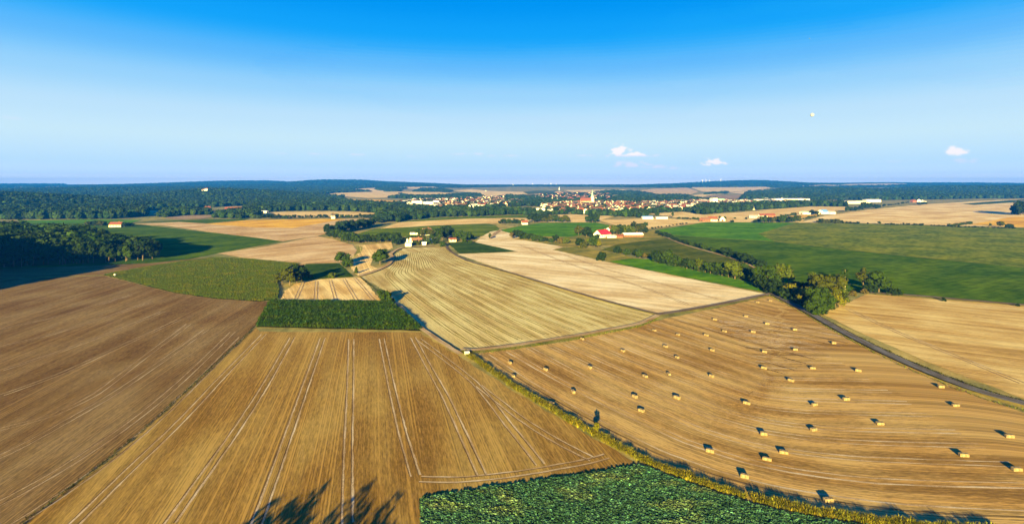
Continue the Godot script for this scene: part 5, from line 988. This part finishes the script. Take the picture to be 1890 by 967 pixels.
func build_woods() -> void:
	var clear := []
	for f in FIELDS:
		if f.edge[0].y < -700.0: clear.append(with_box(f.edge))
	woodland("woodland", "far blue forest on the horizon ridge", [Vector2(-5500, -4300), Vector2(-400, -4300), Vector2(0, -5000), Vector2(700, -4800), Vector2(1300, -4250), Vector2(3000, -4250), Vector2(6600, -5200), Vector2(8600, -7000), Vector2(-8600, -7000)], 34, 14, mats.leaf_wood, clear, 0.25)
	woodland("woodland", "dark forest covering the far left hills", [Vector2(-4800, -4600), Vector2(-3700, -2250), Vector2(-1000, -2050), Vector2(-650, -2300), Vector2(-900, -3300), Vector2(-700, -4600)], 17, 14, mats.leaf_wood, clear)
	woodland("woodland", "dark forest along the far right hillside", [Vector2(860, -1930), Vector2(1400, -1880), Vector2(2400, -2080), Vector2(3900, -2350), Vector2(3900, -3250), Vector2(1500, -3250)], 15, 14, mats.leaf_wood, clear)
	woodland("woodland", "forest covering the castle hill", [Vector2(-1600, -2250), Vector2(-1250, -1250), Vector2(-1030, -1180), Vector2(-830, -1250), Vector2(-700, -1500), Vector2(-700, -2050)], 12, 12, mats.leaf_wood, clear)
	woodland("woodland", "green forest on the nearer wooded hill", [Vector2(-1750, -1430), Vector2(-1200, -890), Vector2(-850, -880), Vector2(-700, -895), Vector2(-690, -960), Vector2(-950, -1430)], 9, 15, mats.leaf_wood, clear, 0.3)
	for w in WOODS: woodland(w.name, w.label, w.edge, w.step, w.high, mats.leaf_wood, [], 0.3)
	# the near woods on the left: the front trees one by one, the rest as a mass
	var edge := PackedVector2Array(NEAR_WOOD)
	var places := [[], [], []]
	var colours := [[], [], []]
	var front := []
	for e in [edge, PackedVector2Array(UNSEEN_SHADE_WOOD)]:  # the second wood is unseen and taller, to darken the first
		var q := with_box(e)
		var z: float = q[0].position.y
		while z < q[0].end.y:
			var x: float = q[0].position.x
			while x < q[0].end.x:
				var p := Vector2(x + rng.randf_range(-2.5, 2.5), z + rng.randf_range(-2.5, 2.5))
				x += 6.0
				if not Geometry2D.is_point_in_polygon(p, e): continue
				var high := clampf(remap(p.x, -290.0, -380.0, 12.0, 20.0), 11.0, 21.0) * rng.randf_range(0.75, 1.2) * (1.0 if e == edge else 1.4)
				if e == edge and p.x > -420.0 and not Geometry2D.is_point_in_polygon(p + Vector2(3.0, 9.0), e):
					front.append([p, high])
					continue
				var k := rng.randi() % 3
				places[k].append(upright(p, high, 1.0, -0.4))
				colours[k].append(tint(0.3))
			z += 6.0
	var mass := Node3D.new()
	tag(top(mass, "woodland"), "dense dark woods at the left edge and an unseen wood shading them", "woodland", "", "stuff")
	for k in 3: scatter(mass, "tree_crowns", crowns["round%d" % k][0], mats.leaf_wood, places[k], colours[k])
	front.sort_custom(func(a, b): return a[0].x < b[0].x)
	for i in front.size():
		var o := add_tree("forest_tree", front[i][0], front[i][1], ["round", "tall", "loose"][i % 3], ["dark", "mid", "dark", "dark"][i % 4])  # shade along the wood front is partly put into these dark leaf colours
		tag(o, "%s tree from the left along the front of the dark woods" % ordinal(i + 1), "tree", "front trees of the dark woods")

func build_crops() -> void:
	var maize := blade_mesh(1, 9, 0.34, 0.045, 0.35, 0.75)
	crop_rows("maize", "tall dark green maize block behind the golden stubble", "maize", FIELDS[6].edge, -15.0, 0.75, 0.5, 2.4, maize, mats.maize, 0.08, 0.22)
	crop_rows("leafy_crop", "tall green leafy crop below the woods", "crop", FIELDS[7].edge, -15.0, 0.8, 0.6, 1.3, blade_mesh(2, 10, 0.42, 0.05, 0.4, 0.5), mats.maize_edge, 0.12, 0.16)
	var beet_edge := BEET
	crop_rows("beet_crop", "leafy blue green beet crop in the foreground", "crop", beet_edge, -64.0, 0.6, 0.3, 0.6, blade_mesh(3, 12, 0.52, 0.17, 0.45, 0.2), mats.beet, 0.08, 0.5)
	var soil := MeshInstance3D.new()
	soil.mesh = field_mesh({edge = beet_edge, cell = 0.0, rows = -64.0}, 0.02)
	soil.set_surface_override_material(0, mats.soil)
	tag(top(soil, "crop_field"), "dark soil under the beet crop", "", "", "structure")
	var tuft := blade_mesh(4, 14, 0.45, 0.035, 0.15, 0.05)
	for m in MARGINS:
		var o := Node3D.new()
		tag(top(o, m.name), m.label, "grass", "", "stuff")
		var line := smooth_line(m.line, m.step)
		var gaps := FastNoiseLite.new()
		gaps.frequency = 0.06
		var places := []
		var colours := []
		for i in line.size():
			var s := side_of(line, i)
			for k in maxi(1, int(m.width / m.step)):
				if gaps.get_noise_1d(i * 1.0) < -0.42: continue
				var p: Vector2 = line[i] + s * rng.randf_range(-0.5, 0.5) * m.width * (1.0 + 0.9 * gaps.get_noise_1d(i * 1.0 + 900.0)) + Vector2(rng.randf_range(-0.3, 0.3), rng.randf_range(-0.3, 0.3))
				places.append(upright(p, m.high * rng.randf_range(0.6, 1.25) * (1.0 + 0.5 * gaps.get_noise_1d(i * 1.0 + 300.0))))
				colours.append(tint(0.42))
		scatter(o, "grass_tufts", tuft, mats["grass_" + m.tint], places, colours)

func build_bales() -> void:
	var shapes := []
	for k in 4: shapes.append(rounded_bale(k, Vector3(2.0, 0.8, 0.95)))
	var rows := {}
	var list := []
	for p in BALES:
		var h := along_hedge(p)
		list.append([p, h, clampi(int((h.x - 1.0) / 16.0), 0, 12)])
	list.sort_custom(func(a, b): return a[0].x < b[0].x)
	for b in list:
		var n: int = rows.get(b[2], 0) + 1
		rows[b[2]] = n
		var o := MeshInstance3D.new()
		o.mesh = shapes[rng.randi() % 4]
		o.set_surface_override_material(0, mats.straw)
		tag(top(o, "straw_bale"), "rectangular straw bale, %s from left in %s row from the grass strip" % [ordinal(n), ordinal(b[2] + 1)], "bale", "straw bales on the stubble")
		var i := 0
		while i < HEDGE.size() - 2 and hedge_run[i + 1] < b[1].y: i += 1
		var d: Vector2 = (HEDGE[i + 1] - HEDGE[i]).normalized()
		o.position = on_ground(b[0], 0.07)
		o.rotation.y = -d.angle() + rng.randfn() * 0.22
		o.scale = Vector3(rng.randf_range(0.8, 1.0), rng.randf_range(0.8, 1.0), rng.randf_range(0.8, 1.05))

func build_trees() -> void:
	for g in TREES:
		for i in g.list.size():
			var t: Array = g.list[i]
			var called: String = "bush" if t[3] == "bush" else "tree"
			var kind: String = g.kind + "_" + called
			var o := add_tree(kind, Vector2(t[0], t[1]), t[2], t[3], t[4])
			var label := "%s %s %s %s" % [g.look, t[4] if t[4] != "mid" else "green", called, g.place]
			if g.list.size() > 1: label = "%s plant from left %s, a %s %s" % [ordinal(i + 1), g.place, {round = "rounded", loose = "loose", tall = "tall", bush = "low", cone = "pointed", slim = "slim bare"}[t[3]], called]
			tag(o, label, called, g.group)
	# trees behind the drone, whose long shadows reach into the lower edge of the view
	var behind := [[Vector2(-51, -40), 15.0, "airy"], [Vector2(-57, -44), 13.0, "airy"], [Vector2(-41, -42), 14.5, "airy"], [Vector2(-33, -46), 13.0, "airy"]]
	for i in behind.size():
		var o := add_tree("tree", behind[i][0], behind[i][1], behind[i][2], "mid")
		tag(o, "%s tree below the picture casting a long shadow on stubble" % ordinal(i + 1), "tree", "trees below the lower edge of the picture")

func build_farms() -> void:
	var s := SPOT
	building("barn", "white barn with a large magenta red roof", "barn", s.barn, 38, Vector4(17, 12, 4, 4.8), "wall_white", "roof_magenta", 4, 1)
	building("shed", "long brick shed with a white roof at the red farm", "shed", s.shed, 7, Vector4(23, 8, 3.0, 1.6), "wall_brick", "roof_white", 7, 1)
	building("cattle_shed", "small red shed left of the long brick shed", "shed", s.cattle, 5, Vector4(8, 5, 2.4, 1.2), "wall_brick", "roof_red", 3, 1)
	building("farmhouse", "small white house behind the magenta roofed barn", "house", s.house, 60, Vector4(10, 8, 4.5, 3.5), "wall_white", "roof_brown", 3, 1)
	building("shed", "low white outbuilding before the magenta roofed barn", "shed", s.barn + Vector2(9, 7), 10, Vector4(11, 5, 2.6, 0.9), "wall_white", "roof_grey", 3, 1)
	building("farmhouse", "large white farmhouse with brown roof among farm trees", "house", s.wf_main, 50, Vector4(12, 9, 4.5, 4), "wall_white", "roof_brown", 4, 1)
	building("shed", "grey roofed barn beside the white silos", "barn", s.wf_barn, 4, Vector4(13, 7, 3, 2.8), "wall_grey", "roof_brown", 4, 1)
	building("shed", "tiny white hut at the edge of the striped wheat", "hut", s.wf_hut, 0, Vector4(4, 3.5, 2.4, 0.6), "wall_white", "roof_white", 1, 1)
	building("shed", "blue roofed shed behind the farm trees", "shed", s.wf_blue, 60, Vector4(9, 7, 4, 2), "wall_white", "roof_blue", 2, 1)
	building("shed", "low white shed behind the farm hedge", "shed", s.wf_shed, 0, Vector4(9, 5, 2.8, 0.7), "wall_white", "roof_dark", 2, 1)
	building("shed", "white roofed low shed between the farm trees", "shed", s.wf_low, -10, Vector4(8, 6, 2.8, 1), "wall_white", "roof_white", 2, 1)
	building("shed", "small pinkish shed at the end of the dark gravel track", "shed", s.wf_pink, 20, Vector4(7, 5, 2.8, 1.4), "wall_cream", "roof_red", 2, 1)
	# twin silos on a low white base
	var o := Node3D.new()
	tag(top(o, "silo_building"), "low white building with two pale silos", "silo")
	part(o, "walls", walls_mesh(6, 5, 2.8, 1.2), mats.wall_white)
	part(o, "roof", roof_mesh(6, 5, 2.8, 1.2, 0.3), mats.roof_grey)
	for x in [-2.0, 1.2]:
		var st := new_st()
		tube(st, Vector3(x, 0, -3.6), Vector3(x, 7.0 + x * 0.3, -3.6), 1.0, 1.0, 12)
		tube(st, Vector3(x, 7.0 + x * 0.3, -3.6), Vector3(x, 7.9 + x * 0.3, -3.6), 1.0, 0.1, 12)
		part(o, "silo", done(st), mats.wall_white)
	o.position = on_ground(s.wf_tower)
	building("farmhouse", "long farmhouse with dark red roof on the green pasture", "house", s.left_farm, 6, Vector4(16, 8, 3.6, 3.6), "wall_cream", "roof_red", 4, 1)
	var more := [["mid1", "pale blue shed behind the ripe field", 0, Vector4(18, 10, 4, 1.5), "wall_white", "roof_blue"], ["mid2", "long white shed with dark roof before the town", 0, Vector4(20, 9, 4, 1.5), "wall_white", "roof_dark"], ["mid3", "brown roofed farm barn at the edge of the bright green field", 20, Vector4(15, 9, 3.5, 3.5), "wall_brick", "roof_brown"],
		["mid4", "farmhouse with red brown roof at the bright green field", -20, Vector4(14, 9, 4, 4), "wall_cream", "roof_red"], ["mid5", "white gabled house beside a round tree", 70, Vector4(10, 8, 4, 4), "wall_white", "roof_brown"], ["mid6", "red roofed farm barn behind the dark trees", 8, Vector4(14, 9, 4, 3.5), "wall_white", "roof_red"], ["mid7", "second red roofed barn behind the dark trees", 0, Vector4(16, 9, 4, 3), "wall_brick", "roof_red"],
		["mid8", "grey shed left of the red roofed barn", -15, Vector4(12, 8, 3, 2), "wall_grey", "roof_grey"], ["mid9", "small white cube building at the field edge", 30, Vector4(9, 9, 8, 0.6), "wall_white", "roof_white"], ["blue1", "long shed with pale greenish roof", 8, Vector4(22, 12, 4, 2), "wall_white", "roof_green"], ["blue2", "large shed with bright blue roof", 30, Vector4(20, 16, 4, 5), "wall_white", "roof_blue"], ["blue3", "low white shed beside the blue roof", 10, Vector4(14, 9, 3.5, 2), "wall_white", "roof_grey"],
		["halla", "long grey industrial hall right of the town", 0, Vector4(75, 26, 9, 1), "wall_grey", "roof_white"], ["hallb", "longest white industrial hall below the forest", 0, Vector4(95, 30, 11, 1), "wall_white", "roof_white"], ["hallc", "white industrial hall with red brown roof edge", 0, Vector4(50, 26, 10, 1), "wall_white", "roof_red"], ["halld", "white hall at the foot of the forest", 5, Vector4(50, 20, 8, 1), "wall_white", "roof_white"], ["halle", "grey hall with grey roof near the forest foot", -5, Vector4(55, 22, 8, 1), "wall_grey", "roof_grey"], ["hallf", "white hall behind the wide ripe field", 0, Vector4(48, 20, 8, 1), "wall_white", "roof_white"], ["hallg", "cream hall left of the dark trees on the rise", 0, Vector4(45, 18, 8, 1), "wall_cream", "roof_grey"],
		["far1", "far red roofed farmhouse on the wide ripe field", 10, Vector4(14, 10, 5, 4), "wall_brick", "roof_red"], ["far2", "far white house on the wide ripe field", 60, Vector4(12, 10, 6, 4), "wall_white", "roof_red"], ["far3", "far dark roofed house on the wide ripe field", 30, Vector4(13, 10, 5, 4), "wall_white", "roof_dark"], ["wf_far", "small house with red roof at the green field corner", 10, Vector4(9, 7, 3, 3), "wall_white", "roof_red"], ["whitehut", "tiny white house in the tree belt", 30, Vector4(6, 6, 5, 3), "wall_white", "roof_dark"],
		["block", "tall white block building at the town edge", 4, Vector4(21, 11, 10, 0.4), "wall_white", "roof_white"], ["red_hall", "long red roofed building at the foot of castle hill", 0, Vector4(36, 12, 4.5, 4.5), "wall_cream", "roof_red"], ["left2", "white gabled house at the foot of castle hill", 60, Vector4(12, 10, 5, 4), "wall_white", "roof_red"], ["left3", "cream flat hall among the valley trees", 0, Vector4(22, 10, 5, 1), "wall_cream", "roof_white"], ["left4", "pale long hall at the valley tree edge", 0, Vector4(30, 10, 4, 1), "wall_cream", "roof_white"], ["smallred", "small red roofed house below the castle hill", 20, Vector4(12, 9, 5, 5), "wall_brick", "roof_red"],
		["towna", "big white tenement block left in the town", 0, Vector4(28, 14, 15, 0.5), "wall_white", "roof_grey"], ["townb", "second white tenement block left in the town", 10, Vector4(26, 14, 14, 0.5), "wall_white", "roof_grey"], ["townc", "white tenement block with blue side wing", 0, Vector4(16, 12, 13, 0.5), "wall_white", "roof_blue"], ["townd", "tall white silo block right in the town", 15, Vector4(16, 14, 20, 0.5), "wall_white", "roof_white"], ["towne", "green roofed hall at the town edge", 0, Vector4(26, 14, 8, 4), "wall_white", "roof_green"]]
	for m in more:
		var b := building("building", m[1], "building", s[m[0]], m[2], m[3], m[4], m[5], 3 if m[3].x < 40.0 else 8, 1)
	# church with pale green spire
	o = Node3D.new()
	tag(top(o, "church"), "church with red nave roof and slender pale green spire", "church")
	part(o, "nave_walls", walls_mesh(30, 14, 11, 9), mats.wall_cream)
	part(o, "nave_roof", roof_mesh(30, 14, 11, 9, 0.6), mats.roof_red)
	var t := new_st()
	box(t, Vector3(15.5, 0, -4), Vector3(23.5, 23, 4))
	part(o, "tower", done(t), mats.wall_cream)
	t = new_st()
	tube(t, Vector3(19.5, 23, 0), Vector3(19.5, 27, 0), 4.6, 3.2, 8)
	tube(t, Vector3(19.5, 27, 0), Vector3(19.5, 44, 0), 2.6, 0.1, 8)
	part(o, "spire", done(t), mats.roof_green)
	o.position = on_ground(s.church + Vector2(-20, 0))
	# white castle on the wooded hill
	o = Node3D.new()
	tag(top(o, "castle"), "small white castle on top of the wooded hill", "castle")
	for k in 3:
		var w := part(o, "wing_walls", walls_mesh(7, 7, 6 + 2 * k, 3), mats.wall_white)
		w.position = Vector3(-8 + 8 * k, 5, 2 * k)
		var r := part(o, "wing_roof", roof_mesh(7, 7, 6 + 2 * k, 3, 0.3), mats.roof_red)
		r.position = w.position
	o.position = on_ground(s.castle)
	# trailer at the field corner and a hunting stand
	o = Node3D.new()
	tag(top(o, "water_trailer"), "small pale box trailer at the end of the grass strip", "trailer")
	t = new_st()
	box(t, Vector3(-1.1, 0.5, -0.75), Vector3(1.1, 1.75, 0.75))
	part(o, "trailer_box", done(t), mats.wall_grey)
	for x in [-0.6, 0.6]:
		for z in [-0.72, 0.72]:
			t = new_st()
			tube(t, Vector3(x, 0.32, z - 0.1), Vector3(x, 0.32, z + 0.1), 0.32, 0.32, 12)
			part(o, "wheel", done(t), mats.roof_dark)
	t = new_st()
	tube(t, Vector3(1.1, 0.5, 0), Vector3(2.2, 0.4, 0), 0.05, 0.05)
	part(o, "drawbar", done(t), mats.roof_dark)
	o.scale = Vector3.ONE * 0.8
	o.position = on_ground(s.hut + Vector2(0, 0.5), 0.05)
	o.rotation.y = 0.3
	o = Node3D.new()
	tag(top(o, "hunting_stand"), "small pale raised hunting stand at the crop edge", "stand")
	t = new_st()
	box(t, Vector3(-0.6, 1.4, -0.6), Vector3(0.6, 2.7, 0.6))
	part(o, "cabin", done(t), mats.wall_grey)
	for x in [-0.5, 0.5]:
		for z in [-0.5, 0.5]:
			t = new_st()
			tube(t, Vector3(x * 1.3, 0, z * 1.3), Vector3(x, 1.45, z), 0.07, 0.06)
			part(o, "leg", done(t), mats.trunk)
	o.scale = Vector3.ONE * 0.75
	o.position = on_ground(s.post, 0.0)

func build_town() -> void:
	var kinds := []
	for k in 10:
		var size := Vector4([10, 12, 9, 14, 11, 20, 10, 12, 9, 13][k], [8, 9, 8, 9, 10, 10, 9, 8, 8, 9][k], [5, 6, 4.5, 5, 7, 7, 6, 5, 5, 6][k], [3.5, 4, 4, 4, 3.5, 2.5, 4.5, 4, 4, 4][k])
		kinds.append([walls_mesh(size.x, size.y, size.z, size.w), roof_mesh(size.x, size.y, size.z, size.w, 0.4)])
	var walls := ["wall_white", "wall_grey", "wall_white", "wall_cream", "wall_brick"]
	var roofs := {red = ["roof_red", "roof_red", "roof_brown", "roof_brown", "roof_dark"], white = ["roof_dark", "roof_brown", "roof_red", "roof_grey", "roof_dark"]}
	var words := {wall_grey = "grey", wall_white = "white", wall_cream = "cream", wall_brick = "brick red", roof_red = "red", roof_brown = "brown", roof_dark = "dark", roof_grey = "grey"}
	var list := []
	for q in TOWN:
		var b := with_box(q.edge)
		var n := 0
		var tries := 0
		while n < q.count and tries < 9000:
			tries += 1
			var p: Vector2 = b[0].position + Vector2(rng.randf(), rng.randf()) * b[0].size
			# the far side is seen steeply foreshortened: fewer houses there
			if rng.randf() > pow(1000.0 / -p.y, 1.2) * 1.2 or not Geometry2D.is_point_in_polygon(p, b[1]): continue
			var near := false
			for o in list: if o[0].distance_squared_to(p) < 200.0: near = true
			if near: continue
			list.append([p, q.look, TOWN.find(q)])
			n += 1
	list.sort_custom(func(a, b): return a[0].y > b[0].y)
	var rest := Node3D.new()
	tag(top(rest, "town_houses"), "farthest small houses of the distant town", "houses", "", "stuff")
	var far := {}
	for i in list.size():
		var k := rng.randi() % 10
		var w: String = walls[rng.randi() % 5]
		var r: String = roofs[list[i][1]][rng.randi() % 5]
		var at := Transform3D(Basis(Vector3.UP, rng.randf() * TAU), on_ground(list[i][0], -0.2))
		if i < 290:
			var o := Node3D.new()
			top(o, "town_house")
			part(o, "walls", kinds[k][0], mats[w])
			part(o, "roof", kinds[k][1], mats[r])
			o.transform = at
			tag(o, "small %s house with %s roof in the %s" % [words[w], words[r], ["white quarter at the left of town", "quarter below the church", "quarter on the slope above the church", "quarter right of the church", "quarter beside the white halls"][list[i][2]]], "house", "houses of the distant town")
		else:
			for m in [[kinds[k][0], w], [kinds[k][1], r]]:
				var key := [m[0], m[1]]
				if not far.has(key): far[key] = []
				far[key].append(at)
	for key in far:
		var white := []
		for x in far[key]: white.append(Color.WHITE)
		scatter(rest, "house_walls" if key[1].begins_with("wall") else "house_roofs", key[0], mats[key[1]], far[key], white)
	for q in TOWN: woodland("town_trees", "trees between the houses of the %s quarter" % ["white left", "lower church", "hillside", "right", "industrial"][TOWN.find(q)], q.edge, 29, 9, mats.leaf_wood, [], 0.3)

func build_far_things() -> void:
	for i in TURBINES.size():
		var hub: Vector3 = TURBINES[i]
		var o := Node3D.new()
		tag(top(o, "wind_turbine"), "%s white wind turbine from the left on the horizon" % ordinal(i + 1), "wind turbine", "wind turbines on the horizon")
		var y := ground(hub.x, hub.z)
		var st := new_st()
		tube(st, Vector3(0, 0, 0), Vector3(0, hub.y - y, 0), 1.9, 1.2, 8)
		part(o, "tower", done(st), mats.wall_white)
		st = new_st()
		box(st, Vector3(-1.2, hub.y - y - 1.2, -4), Vector3(1.2, hub.y - y + 1.4, 4))
		part(o, "nacelle", done(st), mats.wall_white)
		for k in 3:
			var a := TAU * k / 3.0 + i * 0.7
			st = new_st()
			tube(st, Vector3(0, hub.y - y, 4.5), Vector3(sin(a) * 17, hub.y - y + cos(a) * 17, 4.5), 0.9, 0.3, 5)
			part(o, "blade", done(st), mats.wall_white)
		o.position = Vector3(hub.x, y, hub.z)
	for i in MASTS.size():
		var tip: Vector3 = MASTS[i]
		var o := Node3D.new()
		tag(top(o, "transmission_mast"), ["tall white mast before the blue ridge", "white mast on the hill above the town", "short white mast on the far ripe field"][i], "mast")
		var y := ground(tip.x, tip.z)
		var st := new_st()
		tube(st, Vector3.ZERO, Vector3(0, (tip.y - y) * 0.7, 0), 3.4, 2.6, 8)
		part(o, "shaft", done(st), mats.wall_white)
		st = new_st()
		tube(st, Vector3(0, (tip.y - y) * 0.7, 0), Vector3(0, tip.y - y, 0), 1.8, 0.8, 6)
		part(o, "antenna", done(st), mats.wall_white)
		o.position = Vector3(tip.x, y, tip.z)
	# the moon, small and pale, and a white bird
	var sphere := SphereMesh.new()
	sphere.radius = 32.0
	sphere.height = 64.0
	var moon := MeshInstance3D.new()
	moon.mesh = sphere
	moon.set_surface_override_material(0, plain(0.24, 0.26, 0.30, 1.0))
	tag(top(moon, "sky_moon"), "small pale moon in the evening sky", "moon")
	moon.position = Vector3(5286, 1263, -9000)
	var bird := Node3D.new()
	tag(top(bird, "sky_bird"), "tiny white bird high in the blue sky", "bird")
	var st := new_st()
	lump(st, Vector3.ZERO, Vector3(0.45, 0.14, 0.13), 5, 6, 8)
	part(bird, "body", done(st), mats.wall_white)
	for s in [-1.0, 1.0]:
		st = new_st()
		quad(st, Vector3(-0.12, 0, s * 0.08), Vector3(0.15, 0, s * 0.08), Vector3(0.08, 0.16, s * 0.5), Vector3(-0.14, 0.16, s * 0.5))
		quad(st, Vector3(-0.14, 0.16, s * 0.5), Vector3(0.08, 0.16, s * 0.5), Vector3(-0.12, 0.05, s * 0.95), Vector3(-0.2, 0.05, s * 0.95))
		part(bird, "wing", done(st), mats.wall_white)
	bird.position = Vector3(233, 176, -400)
	bird.rotation.y = 0.7
